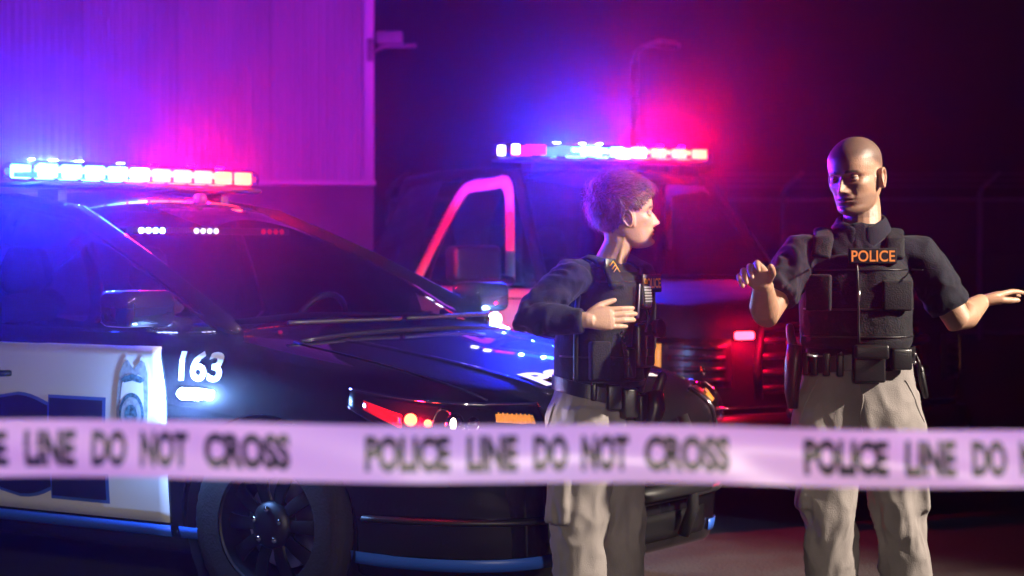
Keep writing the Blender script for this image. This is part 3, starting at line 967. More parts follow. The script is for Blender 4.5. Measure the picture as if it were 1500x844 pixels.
# bed end wall and roof bar
Lb = 1.46
tm = [(-.70, -.64, 'led_white'), (-.63, -.44, 'led_red_soft'), (-.42, -.27, 'led_blue_soft'), (-.25, -.06, 'led_blue'), (-.03, .09, 'led_blue'),
      (.12, .25, 'led_white'), (.26, .40, 'led_red'), (.41, .55, 'led_red'), (.56, .70, 'led_red')]
light_bar(tr, -1.22, 1.96, Lb, tm, depth=.28, h=.095, strips=((-.28, .06, 'led_blue_soft'), (.22, .70, 'led_red_soft')), lamps=[(-.34, BLUE, 70), (-.16, BLUE, 80), (-.04, BLUE, 40), (.25, RED, 40), (.40, RED, 52), (.555, RED, 64)])
MB().tube([(-.72, -.70, 1.16), (-.76, 0, 1.18), (-.72, .70, 1.16)], [(.06, .24)] * 3, 14, up=(0, 0, 1)).build('dashboard', 'black_plastic', tr, smooth=True)
seats(tr, (-1.35, -2.1), (-.42, .42), .62, .52)
MB().box((-1.7, 0, .56), (2.3, 1.5, .10)).build('cabin_floor', 'seat', tr)
# ---------------------------------------------------------------- people
def PX(px, py, D):
    """a point estimated from the photograph at its own real distance D"""
    return Vector(((px - 750) * D / FPX, D, CAM_H - (py - HORIZON) * D / FPX))

def head_mesh(mb, M, female=False):
    """M: 4x4 placing head axes (x forward, y left, z up; chin z=0, crown z=.235) in the body's space"""
    z = np.array([0, .5, 1.2, 2, 3.2, 4.3, 5.3, 6.5, 8, 10, 11.6, 13, 15, 17, 19, 21, 22.4, 23.2, 23.5])
    xf = np.array([6.0, 7.6, 8.5, 8.7, 8.25, 8.55, 8.75, 8.6, 8.75, 8.75, 8.55, 9.3, 9.45, 9.1, 8.0, 5.9, 3.6, 1.6, -.2])
    xb = np.array([3.0, 1.0, -.6, -1.8, -3.4, -4.8, -5.8, -6.7, -7.6, -8.7, -9.3, -9.6, -9.75, -9.6, -9.0, -7.4, -5.4, -3.2, -1.0])
    wd = np.array([1.2, 2.6, 3.7, 4.5, 5.2, 5.6, 5.95, 6.35, 6.75, 7.05, 7.15, 7.2, 7.4, 7.4, 6.9, 5.6, 4.0, 2.3, .5])
    if not female:
        wd = wd + np.interp(z, [0, .5, 2, 4.5, 7, 10, 12], [0, .2, .38, .38, .26, .08, 0])
    else:
        wd = wd * .965
    zz = np.unique(np.concatenate([np.linspace(0, 14, 90), np.linspace(14, 23.5, 34)]))
    XF, XB, WD = (lerp_table(z, q, zz) for q in (xf, xb, wd))
    na = 120
    th = np.linspace(-np.pi, np.pi, na, endpoint=False)
    th = th - .45 * np.sin(th)           # denser at the front (theta 0)
    rows = []
    G = lambda a, s: np.exp(-(a / s)**2)
    for k, h in enumerate(zz):
        xc = (XF[k] + XB[k]) / 2; a = (XF[k] - XB[k]) / 2
        c, s = np.cos(th), np.sin(th)
        ex = .86
        cx = np.sign(c) * np.abs(c)**ex
        nar = .20 * smoothstep(12, 3, np.full(1, h))[0]
        y = WD[k] * np.sign(s) * np.abs(s)**.93 * (1 - nar * c)
        x = xc + a * cx
        fr = smoothstep(.1, .6, c)
        ay = np.abs(y)
        nl = 2.75 if not female else 2.85
        ridge = np.interp(h, [6.3, 6.9, 7.5, 8.2, 9.5, 11.0, 12.2, 13.2], [0, .45 * nl, .98 * nl, nl * .93, nl * .66, nl * .40, nl * .20, 0])
        sg = np.interp(h, [6.3, 7.5, 9, 11, 12.5], [1.1, .95, .78, .70, .9])
        x = x + fr * ridge * G(y, sg)
        x = x + fr * 1.05 * G(ay - 1.25, .65) * G(h - 7.45, .75)
        x = x - fr * .5 * G(ay - .65, .35) * G(h - 6.75, .3)
        x = x - fr * 1.65 * G(ay - 3.15, 1.55) * G(h - 11.5, 1.05)
        x = x + fr * .75 * G(ay - 3.2, 1.15) * G(h - 11.3, .55)            # lids over the eyeball
        x = x + fr * (.55 if not female else .3) * G(ay - 2.8, 2.1) * G(h - 13.0, .75)
        x = x - fr * .35 * G(y, 1.0) * G(h - 12.3, .8)
        ch = .35 * G(ay - 5.0, 1.5) * G(h - 9.4, 1.4) * fr
        y = y + np.sign(y) * ch; x = x + ch
        hol = .08 * G(ay - 4.8, 1.4) * G(h - 6.0, 1.7) * fr
        y = y - np.sign(y) * hol
        x = x + fr * .62 * G(y, 2.1) * G(h - 5.45, .5) + fr * .66 * G(y, 1.9) * G(h - 4.35, .52)
        x = x - fr * (1.05 if not female else .8) * G(y, 2.3) * G(h - 4.9, .26)
        x = x - fr * .3 * G(y, 2.0) * G(h - 3.1, .5)
        x = x + fr * .45 * G(y, 1.7) * G(h - 1.5, 1.1)
        x = x - fr * .35 * G(ay - 2.9, .6) * G(h - 6.3, 1.2)
        rows.append([M @ Vector((x[i] / 100, y[i] / 100, h / 100)) for i in range(na)])
    mb.rings(rows)
    # ears
    for sg in (-1, 1):
        mb.tube([M @ Vector((.012, sg * .062, .128)), M @ Vector((.010, sg * .0655, .105)), M @ Vector((.010, sg * .062, .082))], [.010 * M.to_scale()[0]] * 3, 10, dome=True)
        n = 26
        cen = Vector((-.005, sg * .0705, .105))
        out = Matrix.Rotation(sg * R(6), 3, 'Z') @ Matrix.Rotation(R(-10), 3, 'Y')
        def ring(scl, dy):
            r_ = []
            for q in range(n):
                a = 2 * math.pi * q / n
                ex_, ez = math.cos(a), math.sin(a)
                rx = .0175 * (1.0 + .22 * ez); rz = .031
                r_.append(M @ (cen + out @ Vector((rx * ex_ * scl - .004, sg * (dy + .006), rz * ez * scl))))
            return r_
        mb.rings([ring(.82, -.022), ring(.88, -.010), ring(.97, .001), ring(1.04, .008), ring(1.03, .013), ring(.93, .0155), ring(.80, .013), ring(.70, .007), ring(.58, .004), ring(.42, .008), ring(.28, .003), ring(.1, .001)])

def hand(mb, wrist, direction, back, side, curls, scale=1.0, spread=.10, thumb=(.55, .5), thumb_out=.75):
    """direction: along the hand; back: normal of the back of the hand; side=+1: thumb lies towards direction x back"""
    d = Vector(direction).normalized()
    bk = Vector(back); bk = (bk - d * bk.dot(d)).normalized()
    t = d.cross(bk).normalized() * side      # towards the thumb
    w0 = Vector(wrist)
    S = scale
    P = lambda a, b_, c: w0 + (d * a + t * b_ + bk * c) * S
    # palm
    rs = []
    for a, hw, th_, cb in ((-.02, .026, .021, 0), (.005, .028, .020, 0), (.03, .036, .019, .002), (.06, .041, .017, .001), (.082, .041, .014, 0), (.094, .036, .010, 0)):
        rs.append([P(a, cb + hw * math.copysign(abs(math.cos(q))**.75, math.cos(q)), th_ * math.copysign(abs(math.sin(q))**.8, math.sin(q))) for q in (2 * math.pi * k / 18 for k in range(18))])
    mb.rings(rs)
    L = ((.044, .025, .021), (.048, .029, .022), (.044, .027, .022), (.034, .020, .019))
    for k in range(4):
        b0 = .0285 - .0192 * k
        ang = (1.5 - k) * spread
        fd = (d * math.cos(ang) + t * math.sin(ang)).normalized()
        base = P(.085 - (.008 if k == 3 else 0) - (.003 if k == 0 else 0), b0, 0)
        axis = fd.cross(bk).normalized()
        c = curls[k]
        p = base; pts = [base - fd * .02 * S, base]
        a = 0
        cur = fd
        for j, l in enumerate(L[k]):
            a = c * (.75, 1.1, .75)[j]
            cur = Matrix.Rotation(-a, 3, axis) @ cur
            p = p + cur * l * S
            pts.append(p)
        r0 = .0098 if k < 3 else .0086
        mb.tube(pts, [r0 * 1.1 * S, r0 * 1.12 * S, r0 * 1.0 * S, r0 * .93 * S, r0 * .78 * S], 10, dome=True, up=bk)
    # thumb leaves the side of the palm near its base
    to, tc = thumb_out, thumb
    d0 = (d * math.cos(to) + t * math.sin(to) - bk * .25).normalized()
    p0 = P(.018, .022, -.004)
    p1 = p0 + d0 * .042 * S
    ax = d0.cross(bk).normalized()
    d1 = (Matrix.Rotation(tc[0] * .8, 3, bk * side) @ d0)
    d1 = (d1 - bk * tc[1] * .3).normalized()
    if d1.dot(d) < d0.dot(d): d1 = (d0 + d * .5).normalized()
    p2 = p1 + d1 * .034 * S
    p3 = p2 + (d1 + d * .2).normalized() * .026 * S
    mb.tube([p0, p1, p2, p3], [.016 * S, .0125 * S, .0112 * S, .0088 * S], 10, dome=True, up=bk)

def oval(c, rx, ry, yaw, n=28, ex=.85, tilt=(0, 0)):
    """horizontal ring; rx across the shoulders, ry front-back; yaw turns the front; tilt = dz per metre in x,y"""
    r_ = []
    for k in range(n):
        a = 2 * math.pi * k / n
        lx = rx * math.copysign(abs(math.cos(a))**ex, math.cos(a)); ly = ry * math.copysign(abs(math.sin(a))**ex, math.sin(a))
        x = lx * math.cos(yaw) - ly * math.sin(yaw); y = lx * math.sin(yaw) + ly * math.cos(yaw)
        r_.append((c[0] + x, c[1] + y, c[2] + tilt[0] * x + tilt[1] * y))
    return r_

def folds(me, amp, freq, fn=None, seed=0, second=.4):
    """cloth folds: ridged noise along the normals; fn(v)->(stretch dir weights, local strength)"""
    v, n = mesh_np(me)
    st = np.ones(len(v)) if fn is None else fn(v)
    out = np.empty(len(v))
    f1, f2, f3 = freq
    for i, p in enumerate(v):
        q = Vector((p[0] * f1 + seed, p[1] * f2 + seed * .7, p[2] * f3))
        w_ = noise.noise(q * .6) * 1.2
        a = noise.noise(q + Vector((w_, w_, w_)))
        b_ = noise.noise(q * 2.3 + Vector((3, w_ * 1.5, 1)))
        c_ = noise.noise(q * 4.1 + Vector((w_ * 2, 5, w_)))
        out[i] = (1 - 2.8 * abs(a)) * .6 + second * (1 - 2.4 * abs(b_)) * .7 + .12 * c_
    set_co(me, v + n * (out * st * amp)[:, None])

def limb_axis(v, a, b_):
    a = np.array(a); d = np.array(b_) - a
    t = np.clip(((v - a) @ d) / (d @ d), 0, 1)
    return t, np.linalg.norm(v - a - t[:, None] * d, axis=1)

def on_surface(bvh, c, d, off=0.0):
    """from far outside along -d to the cloth; returns point + normal"""
    d = Vector(d).normalized()
    h, n, i, dist = bvh.ray_cast(Vector(c) + d * 1.0, -d)
    if h is None: return Vector(c) + d * .15, d
    return h + n * off, n

def mesh_bvh(me):
    v, _ = mesh_np(me)
    return BVHTree.FromPolygons([Vector(p) for p in v], [tuple(p.vertices) for p in me.polygons])

def frame_from(n, up=(0, 0, 1)):
    n = Vector(n).normalized(); u = Vector(up); u = (u - n * u.dot(n)).normalized(); x = u.cross(n)
    return Matrix((x, u, n)).transposed()      # local x right, y up, z out

def gear_box(root, bvh, c, d, size, name, m, off=0, up=(0, 0, 1), bevel=.008, dz=0, sink=.006):
    """a rounded box sitting on the cloth; returns its 4x4 for details"""
    p, n = on_surface(bvh, c, d)
    nh = Vector(d).normalized()
    F = frame_from(nh, up)
    p = p + nh * (size[2] / 2 - sink + off)
    o = MB().box((0, 0, 0), size).build(name, m, root, bevel=bevel, seg=3)
    o.matrix_local = Matrix.Translation(p) @ F.to_4x4()
    return o

def patch_text(root, bvh, txt, c, d, h, w_, m, off, roll=0, bold=.02, name='lettering', up=(0, 0, 1), shear=0):
    F = frame_from(Vector(d), up) @ Matrix.Rotation(roll, 3, 'Z')
    v, f = text_geo(txt, h, w_, bold, shear, cuts=1)
    vv = []
    for a, b_ in v:
        q = Vector(c) + F @ Vector((a, b_, 0))
        s, n = on_surface(bvh, q, d, 0)
        vv.append(s + Vector(d).normalized() * off)
    return MB().add(vv, f).build(name, m, root)

def face_colours(me, Minv, mname, base, brow, lip, stub, stub_shape, red=.0):
    """vertex colours for brows, lips and stubble in head space"""
    v, _ = mesh_np(me)
    h = (np.array(Minv.to_3x3()) @ v.T).T + np.array(Minv.translation)
    x, y, z = h.T * 100
    colr = np.tile(np.array(base), (len(v), 1))
    inh = (z > -1) & (z < 24.5) & (np.abs(y) < 10) & (np.abs(x) < 13)
    ay = np.abs(y)
    def blend(wt, c):
        nonlocal colr
        wt = np.clip(wt * inh, 0, 1)[:, None]
        colr = colr * (1 - wt) + np.array(c) * wt
    if stub is not None:
        blend(stub_shape(x, y, z), stub)
    arch = 13.15 + .35 * np.sin((ay - 1.4) / 3.6 * np.pi)
    blend(.92 * np.exp(-((z - arch) / .48)**4) * smoothstep(1.0, 1.7, ay) * smoothstep(5.6, 4.4, ay) * (x > 4), brow)
    blend(.75 * np.exp(-(y / 2.3)**4) * np.exp(-((z - 4.95) / .85)**4) * (x > 6.5), lip)
    blend(.9 * np.exp(-((z - 4.9) / .16)**2) * np.exp(-(y / 2.2)**4) * (x > 6.5), np.array(lip) * .25)  # shade between the lips, put into the colour
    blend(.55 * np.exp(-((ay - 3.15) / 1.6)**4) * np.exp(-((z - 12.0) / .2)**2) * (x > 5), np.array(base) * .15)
    at = me.color_attributes.new('tone', 'FLOAT_COLOR', 'POINT')
    at.data.foreach_set('color', np.concatenate([colr, np.ones((len(v), 1))], 1).astype(np.float32).ravel())
    m = MATS[mname]; nt = m.node_tree
    vc = nt.nodes.new('ShaderNodeVertexColor'); vc.layer_name = 'tone'
    nz = nt.nodes.new('ShaderNodeTexNoise'); nz.inputs['Scale'].default_value = 45
    mx = nt.nodes.new('ShaderNodeMix'); mx.data_type = 'RGBA'; mx.blend_type = 'MULTIPLY'; mx.inputs[0].default_value = .25
    nt.links.new(vc.outputs[0], mx.inputs[6]); nt.links.new(nz.outputs[0], mx.inputs[7])
    nt.links.new(mx.outputs[2], nt.nodes['Principled BSDF'].inputs['Base Color'])

def head_matrix(ear, fwd, up=(0, 0, 1), scale=1.0, roll=0):
    """ear: midpoint between the ears; head space has it at (-.008,0,.105)"""
    f = Vector(fwd).normalized(); u = Vector(up); u = (u - f * u.dot(f)).normalized(); l = u.cross(f)
    M = Matrix((f, l, u)).transposed().to_4x4()
    M = Matrix.Rotation(roll, 4, f) @ M
    M = M @ Matrix.Scale(scale, 4)
    return Matrix.Translation(Vector(ear) - (M @ Vector((-.008, 0, .105)))) @ M

def eyes(root, M, skin):
    for sg in (-1, 1):
        c = M @ Vector((.0690, sg * .0312, .1140))
        s = M.to_scale()[0]
        e = MB().ball(c, .0122 * s, 16, 12).build('eye', 'eye_white', root, smooth=True)
        f = (M.to_3x3() @ Vector((1, 0, -.02))).normalized()
        MB().ball(c + f * .0075 * s, .0062 * s, 12, 8).build('iris', 'iris', e, smooth=True)
        R3 = M.to_3x3().normalized()
        for e0, e1 in ((R(8), R(88)), (R(-13), R(-88))):
            MB().grid([[c + R3 @ (Vector((math.cos(el) * math.cos(az), math.cos(el) * math.sin(az), math.sin(el))) * .0134 * s)
                        for az in np.linspace(-R(95), R(95), 15)] for el in (e0 - .22 * 0 + (e1 - e0) * q for q in np.linspace(0, 1, 7))]).build('eyelid', skin, e, smooth=True, solid=.0015)

def boots(root, ank, yaw, sz=1.0):
    for a in ank:
        f = Vector((-math.sin(yaw) * -1, -math.cos(yaw), 0))
        f = Vector((math.sin(yaw), -math.cos(yaw), 0))
        a = Vector(a)
        s = MB()
        s.tube([a - f * .075 + Vector((0, 0, -a.z + .035)), a + Vector((0, 0, -a.z + .05)), a + f * .10 + Vector((0, 0, -a.z + .042)), a + f * .19 + Vector((0, 0, -a.z + .034))],
               [(.033, .034), (.048, .042), (.040, .048), (.028, .036)], 14, up=(0, 0, 1), dome=True)
        s.tube([a + Vector((0, 0, -a.z + .05)), a + Vector((0, 0, .06)), a + Vector((0, 0, .16))], [.045, .05, .055], 14)
        link_mesh('boot', remesh(s, .007, 3), 'boot', root)
        MB().tube([a - f * .095 + Vector((0, 0, -a.z + .010)), a + Vector((0, 0, -a.z + .010)), a + f * .13 + Vector((0, 0, -a.z + .010)), a + f * .215 + Vector((0, 0, -a.z + .010))],
                  [(.010, .032), (.010, .042), (.010, .050), (.010, .03)], 12, up=(0, 0, 1)).build('boot_sole', 'rubber', root, smooth=True)
# ---------------------------------------------------------------- officer in the polo shirt
D = 6.80
mx0 = PX(1258, 0, D).x
man = empty('person', (mx0, D, 0))
tag(man, 'officer with shaved head in dark polo and vest, both arms raised in a gesture', 'person')
O = Vector((mx0, D, 0))
Q = lambda px, py, dd=0.0: PX(px, py, D + dd) - O
yawm = R(-8)
earc = Q(1256, 263, .03)
M = head_matrix(earc, (-.60, -.79, -.10), scale=1.10, roll=R(3))
sh_r, sh_l = Q(1172, 372, -.01), Q(1348, 374, .02)       # his right is on the picture's left
el_r, el_l = Q(1120, 462, -.13), Q(1404, 470, .02)
wr_r, wr_l = Q(1118, 418, -.34), Q(1436, 444, .20)
neckb = Q(1262, 338, .03)
hipc = Q(1256, 585, .02)
body = MB()
head_mesh(body, M)
body.tube([M @ Vector((-.022, 0, .075)), M @ Vector((-.024, 0, .02)), neckb + Vector((0, .0, -.01)), neckb + Vector((0, .0, -.12))], [.058, .060, .068, .085], 20)
body.rings([oval(Q(1256, y, .03), rx, ry, yawm) for y, rx, ry in ((640, .14, .09), (560, .15, .095), (480, .14, .09), (400, .16, .10), (365, .15, .085), (345, .10, .06))])
for s_, e_, w_, up in ((sh_r, el_r, wr_r, 1), (sh_l, el_l, wr_l, 1)):
    body.tube([s_, s_.lerp(e_, .5), e_, e_.lerp(w_, .3), e_.lerp(w_, .7), w_, w_ + (w_ - e_).normalized() * .01], [.052, .052, .046, .048, .038, (.030), (.029)], 32, dome=True)
# right hand: lifted, fingers loosely curled; left hand: held out open
hand(body, wr_r, (Q(1100, 396, -.40) - wr_r), (-.3, .35, .85), -1, (.55, .65, .72, .78), scale=1.06, spread=.10)
hand(body, wr_l, (Q(1478, 424, .30) - wr_l), (.15, .35, .9), 1, (.18, .22, .28, .34), scale=1.04, spread=.10)
for l, (hp, kn, an) in {}.items(): pass
me = remesh(body, .0026, 3, .5)
bo = link_mesh('body', me, 'skin_m', man)
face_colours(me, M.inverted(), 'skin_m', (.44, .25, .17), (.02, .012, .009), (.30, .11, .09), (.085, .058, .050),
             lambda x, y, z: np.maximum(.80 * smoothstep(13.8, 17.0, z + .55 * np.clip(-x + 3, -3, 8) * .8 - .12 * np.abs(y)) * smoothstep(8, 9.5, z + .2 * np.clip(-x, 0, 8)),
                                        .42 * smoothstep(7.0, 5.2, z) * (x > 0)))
eyes(man, M, 'eyelid_m')
# trousers
hip_r, hip_l = Q(1212, 600, .02), Q(1302, 600, .03)
kn_r, kn_l = Q(1216, 762, -.02), Q(1318, 765, .0)
an_r, an_l = Q(1222, 955, .04), Q(1336, 955, .05)
an_r.z = an_l.z = .09
t = MB()
t.rings([oval(Q(1256, y, .03), rx, ry, R(-3)) for y, rx, ry in ((520, .175, .122), (548, .180, .126), (580, .192, .134), (610, .198, .138), (640, .192, .130), (662, .175, .11))])
for h, k, a in ((hip_r, kn_r, an_r), (hip_l, kn_l, an_l)):
    t.tube([h + Vector((0, 0, .06)), h + Vector((0, 0, -.03)), h.lerp(k, .35), h.lerp(k, .7), k, k.lerp(a, .25), k.lerp(a, .6), a, a + Vector((0, 0, -.05))],
           [.095, (.105, .112), (.101, .108), (.090, .094), (.082, .082), (.083, .085), (.080, .082), (.078, .080), .080], 24, up=(0, 1, 0))
# cargo pockets
for sg, h, k in ((-1, hip_r, kn_r), (1, hip_l, kn_l)):
    c = h.lerp(k, .66)
    t.box(c + Vector((sg * .080, 0, 0)), (.035, .13, .17))
tm_ = remesh(t, .0075, 4)
def st(v):
    kz = (kn_r.z + kn_l.z) / 2
    return .55 + .9 * np.exp(-((v[:, 2] - kz) / .10)**2) + .9 * np.exp(-((v[:, 2] - .78) / .09)**2) + .8 * np.exp(-((v[:, 2] - .17) / .1)**2)
folds(tm_, .014, (8, 8, 5.0), st, 11)
link_mesh('trousers', tm_, 'khaki', man)
tb = mesh_bvh(tm_)
for hx, hz in ((1180, 545), (1335, 545)):
    pass
boots(man, (an_r, an_l), R(-6))
# polo shirt
s = MB()
s.rings([oval(Q(1256, y, .03), rx, ry, yawm) for y, rx, ry in ((545, .168, .118), (510, .168, .118), (470, .168, .116), (430, .172, .122), (395, .172, .120), (376, .165, .110), (362, .150, .098), (350, .118, .085), (338, .088, .074), (328, .076, .070))])
for s_, e_, cut in ((sh_r, el_r, .66), (sh_l, el_l, .78)):
    s.tube([s_ + Vector((0, 0, -.0)) - (s_ - Vector((0, .03, s_.z))) * .35, s_, s_.lerp(e_, .25), s_.lerp(e_, cut * .7), s_.lerp(e_, cut)], [.066, .068, .066, .064, .067], 20)
sm_ = remesh(s, .007, 4)
def st2(v):
    r_ = np.ones(len(v)) * .6
    for s_, e_ in ((sh_r, el_r), (sh_l, el_l)):
        tt, dd = limb_axis(v, s_, e_)
        r_ += 1.0 * (dd < .12) * smoothstep(.05, .3, tt)
    return r_
folds(sm_, .010, (11, 11, 9), st2, 4)
link_mesh('polo_shirt', sm_, 'navy_cloth', man)
# sleeve hems
for s_, e_, cut in ((sh_r, el_r, .66), (sh_l, el_l, .78)):
    p = s_.lerp(e_, cut); d_ = (e_ - s_).normalized()
    MB().tube([p - d_ * .022, p - d_ * .012, p + d_ * .004, p + d_ * .006], [.066, .0695, .0695, .065], 28).build('sleeve_hem', 'navy_cloth', man, smooth=True)
# collar: two flaps standing round the neck, open at the throat
fd = Vector((math.sin(yawm) * 1.0, -math.cos(yawm), 0)); fd = Vector((-.18, -.98, 0)).normalized(); rt = Vector((fd.y, -fd.x, 0))   # rt: picture's left
cb = neckb + Vector((0, .0, .030))
cm = MB()
for flap in (-1, 1):
    rows = []
    for i in range(15):
        a = math.pi * (.0 + .93 * i / 14)          # 0 back ... front
        dirv = (-fd * math.cos(a) + rt * (-flap) * math.sin(a))
        drop = .0 + .055 * (i / 14)**2
        top = cb + dirv * (.070 + .006 * (i / 14)) + Vector((0, 0, .035 - drop * .9))
        mid = cb + dirv * .082 + Vector((0, 0, .030 - drop * .9))
        low = cb + dirv * (.096 + .012 * (i / 14)) + Vector((0, 0, -.012 - drop - (.035 * (i / 14)**4)))
        inn = cb + dirv * .070 + Vector((0, 0, -.02 - drop))
        rows.append([inn, top, mid, low])
    cm.grid(rows)
cm.build('collar', 'navy_cloth', man, smooth=True, solid=.004, sub=1)
# ballistic vest over the shirt
v_ = MB()
v_.rings([oval(Q(1254, y, .03), rx, ry, yawm, ex=.75) for y, rx, ry in ((508, .176, .140), (500, .184, .146), (450, .186, .148), (410, .184, .148), (390, .165, .142), (378, .140, .126), (370, .125, .10))])
for sx in (-1, 1):
    a = Q(1256 + sx * 54, 378, -.095); b_ = Q(1258 + sx * 52, 347, .02); c_ = Q(1256 + sx * 54, 380, .15)
    v_.tube([a, a.lerp(b_, .55) + Vector((0, -.03, .02)), b_ + Vector((0, 0, .02)), b_.lerp(c_, .5) + Vector((0, .035, .016)), c_], [(.012, .032)] * 5, 14, up=(0, -.6, .8))
vm = remesh(v_, .006, 3)
folds(vm, .005, (9, 9, 9), None, 23)
vo = link_mesh('vest', vm, 'vest_cloth', man)
vb_ = mesh_bvh(vm)
front_d = Vector((-.14, -.99, 0))
# stitched panel edges, zip, pouches
for y_ in (395, 452, 492):
    pts = []
    for q in np.linspace(1176, 1338, 25):
        p, n = on_surface(vb_, Q(q, y_, 0), (0, -1, 0), .001); pts.append(p)
    MB().tube(pts, .0028, 6).build('vest_seam', 'leather', vo, smooth=True)
pts = [on_surface(vb_, Q(1247 + (y_ - 380) * .02, y_, 0), (0, -1, 0), .002)[0] for y_ in np.linspace(372, 500, 22)]
MB().tube(pts, .004, 6).build('zip', 'leather', vo, smooth=True)
MB().tube([on_surface(vb_, Q(1249, y_, 0), (0, -1, 0), .006)[0] for y_ in (424, 432, 440)], [.003, .004, .003], 8).build('zip_pull', 'brushed', vo, smooth=True)
gear_box(man, vb_, Q(1208, 428, 0), (-.35, -.94, 0), (.085, .12, .028), 'chest_pouch', 'vest_cloth')
gear_box(man, vb_, Q(1298, 432, 0), (.12, -.99, 0), (.10, .10, .022), 'chest_pouch', 'vest_cloth')
npn = gear_box(man, vb_, Q(1270, 376, 0), (0, -1, .02), (.156, .052, .030), 'name_panel', 'vest_cloth', bevel=.004, sink=.004)
v, f = text_geo('POLICE', .037, .142, .014, cuts=0)
MB().add([(p[0], p[1], .0156) for p in v], f).build('lettering', 'orange_thread', npn)
gear_box(man, vb_, Q(1194, 372, 0), (-.35, -.94, 0), (.05, .10, .035), 'radio', 'leather', off=0)
pts = [on_surface(vb_, Q(1188, y_, 0), (-.5, -.86, 0), .02)[0] + Vector((.006 * math.sin(k * 1.9), 0, .0)) for k, y_ in enumerate(np.linspace(340, 385, 30))]
MB().tube(pts, .005, 6).build('radio_cord', 'leather', man, smooth=True)
# duty belt
bl = MB()
brow_ = []
tiltm = (.10, 0)
for (dz, g_) in ((-.026, .006), (-.026, .012), (.026, .012), (.026, .006)):
    c = Q(1256, 526, .03)
    brow_.append(oval((c.x, c.y, c.z + dz), .178 + g_, .128 + g_, R(-3), n=40, tilt=tiltm))
bl.rings(brow_, cap=False)
bo_ = bl.build('duty_belt', 'leather', man, smooth=True, autosmooth=35)
tbl = BVHTree.FromPolygons([Vector(p) for p in bl.v], bl.f)
def belt_item(px, py, d, size, name, m='leather', off=0.0, bevel=.008):
    return gear_box(man, tbl, Q(px, py, 0), d, size, name, m, bevel=bevel, off=off)
belt_item(1262, 531, (.02, -1, 0), (.105, .118, .040), 'magazine_pouch')
o = belt_item(1262, 512, (.02, -1, 0), (.110, .045, .046), 'pouch_flap')
for k, x_ in enumerate((1188, 1203, 1218, 1232)):
    belt_item(x_, 532, (-.55 + .13 * k, -.86, 0), (.022, .075, .022), 'belt_keeper', bevel=.005)
belt_item(1300, 524, (.25, -.97, 0), (.07, .07, .032), 'handcuff_case')
for k in range(2):
    p, n = on_surface(tbl, Q(1320, 518 + 12 * k, 0), (.55, -.83, 0), .006)
    MB().ball(p, .006, 10, 6).build('snap', 'brushed', man, smooth=True)
MB().tube([on_surface(tbl, Q(q, 516 + (q - 1186) * .05 + 3 * math.sin((q - 1186) / 12), 0), (-.2, -1, 0), .014)[0] for q in np.linspace(1186, 1238, 14)], .0045, 8).build('key_cord', 'brushed', man, smooth=True)
# holster at his right hip with pistol grip, and a side strap
hb = MB()
hb.tube([Q(1166, 505, .0), Q(1163, 530, .0), Q(1160, 575, .0), Q(1162, 598, .0)], [(.045, .028), (.052, .030), (.040, .024), (.030, .018)], 14, up=(0, -1, 0))
hb.build('holster', 'leather', man, smooth=True, bevel=0)
MB().tube([Q(1164, 512, .02), Q(1158, 492, .05), Q(1157, 480, .06)], [(.022, .014), (.024, .015), (.020, .014)], 12, up=(0, -1, 0), dome=True).build('pistol_grip', 'black_plastic', man, smooth=True)
MB().tube([Q(1348, 540, .02), Q(1352, 562, .02), Q(1356, 580, .02)], [.012, .012, .010], 10, dome=True).build('flashlight', 'leather', man, smooth=True)
MB().tube([Q(1338, 515, .02), Q(1345, 530, .02), Q(1349, 545, .02)], [(.006, .02)] * 3, 8).build('belt_clip', 'leather', man, smooth=True)
# trouser details: fly seam, pocket openings
MB().tube([on_surface(tb, Q(1254 + 2 * math.sin(y_ / 9), y_, 0), (0, -1, 0), .0005)[0] for y_ in np.linspace(555, 650, 14)], .0025, 6).build('fly_seam', 'khaki', man, smooth=True)
for sx, x0, x1 in ((-1, 1205, 1176), (1, 1306, 1342)):
    MB().tube([on_surface(tb, Q(x0 + (x1 - x0) * k, 555 + 62 * k**1.3, 0), (sx * .4, -.92, 0), .0005)[0] for k in np.linspace(0, 1, 10)], .0028, 6).build('pocket_edge', 'khaki', man, smooth=True)
# ---------------------------------------------------------------- officer with short hair
D = 6.98
wx0 = PX(878, 0, D).x
wom = empty('person', (wx0, D, 0))
tag(wom, 'officer with short dark hair in a vest, seen in profile, one hand on the chest', 'person')
O = Vector((wx0, D, 0))
Q = lambda px, py, dd=0.0: PX(px, py, D + dd) - O
FW = Vector((.74, -.67, 0)).normalized()            # where the chest faces
yw = math.atan2(FW.x, -FW.y)
M = head_matrix(Q(913, 320, -.01), (.975, .14, .10), scale=1.02)
sh_r, sh_l = Q(836, 406, -.13), Q(934, 406, .13)
el_r, wr_r = Q(768, 468, -.20), Q(858, 469, -.26)
el_l, wr_l = Q(940, 505, .20), Q(922, 585, .14)
neckb = Q(892, 388, .0)
body = MB()
head_mesh(body, M, True)
body.tube([M @ Vector((-.030, 0, .085)), M @ Vector((-.030, 0, .03)), neckb.lerp(M @ Vector((-.03, 0, .03)), .45), neckb, neckb + Vector((-.01, 0, -.10))], [.050, .050, .050, .056, .075], 20)
body.rings([oval(Q(x, y, 0), rx, ry, yw) for x, y, rx, ry in ((872, 620, .13, .085), (872, 560, .125, .08), (872, 500, .115, .08), (880, 440, .125, .09), (884, 405, .12, .075), (888, 388, .075, .05))])
for s_, e_, w_ in ((sh_r, el_r, wr_r), (sh_l, el_l, wr_l)):
    body.tube([s_, s_.lerp(e_, .5), e_, e_.lerp(w_, .35), e_.lerp(w_, .75), w_, w_ + (w_ - e_).normalized() * .01], [.042, .042, .036, .038, .030, .026, .026], 32, dome=True)
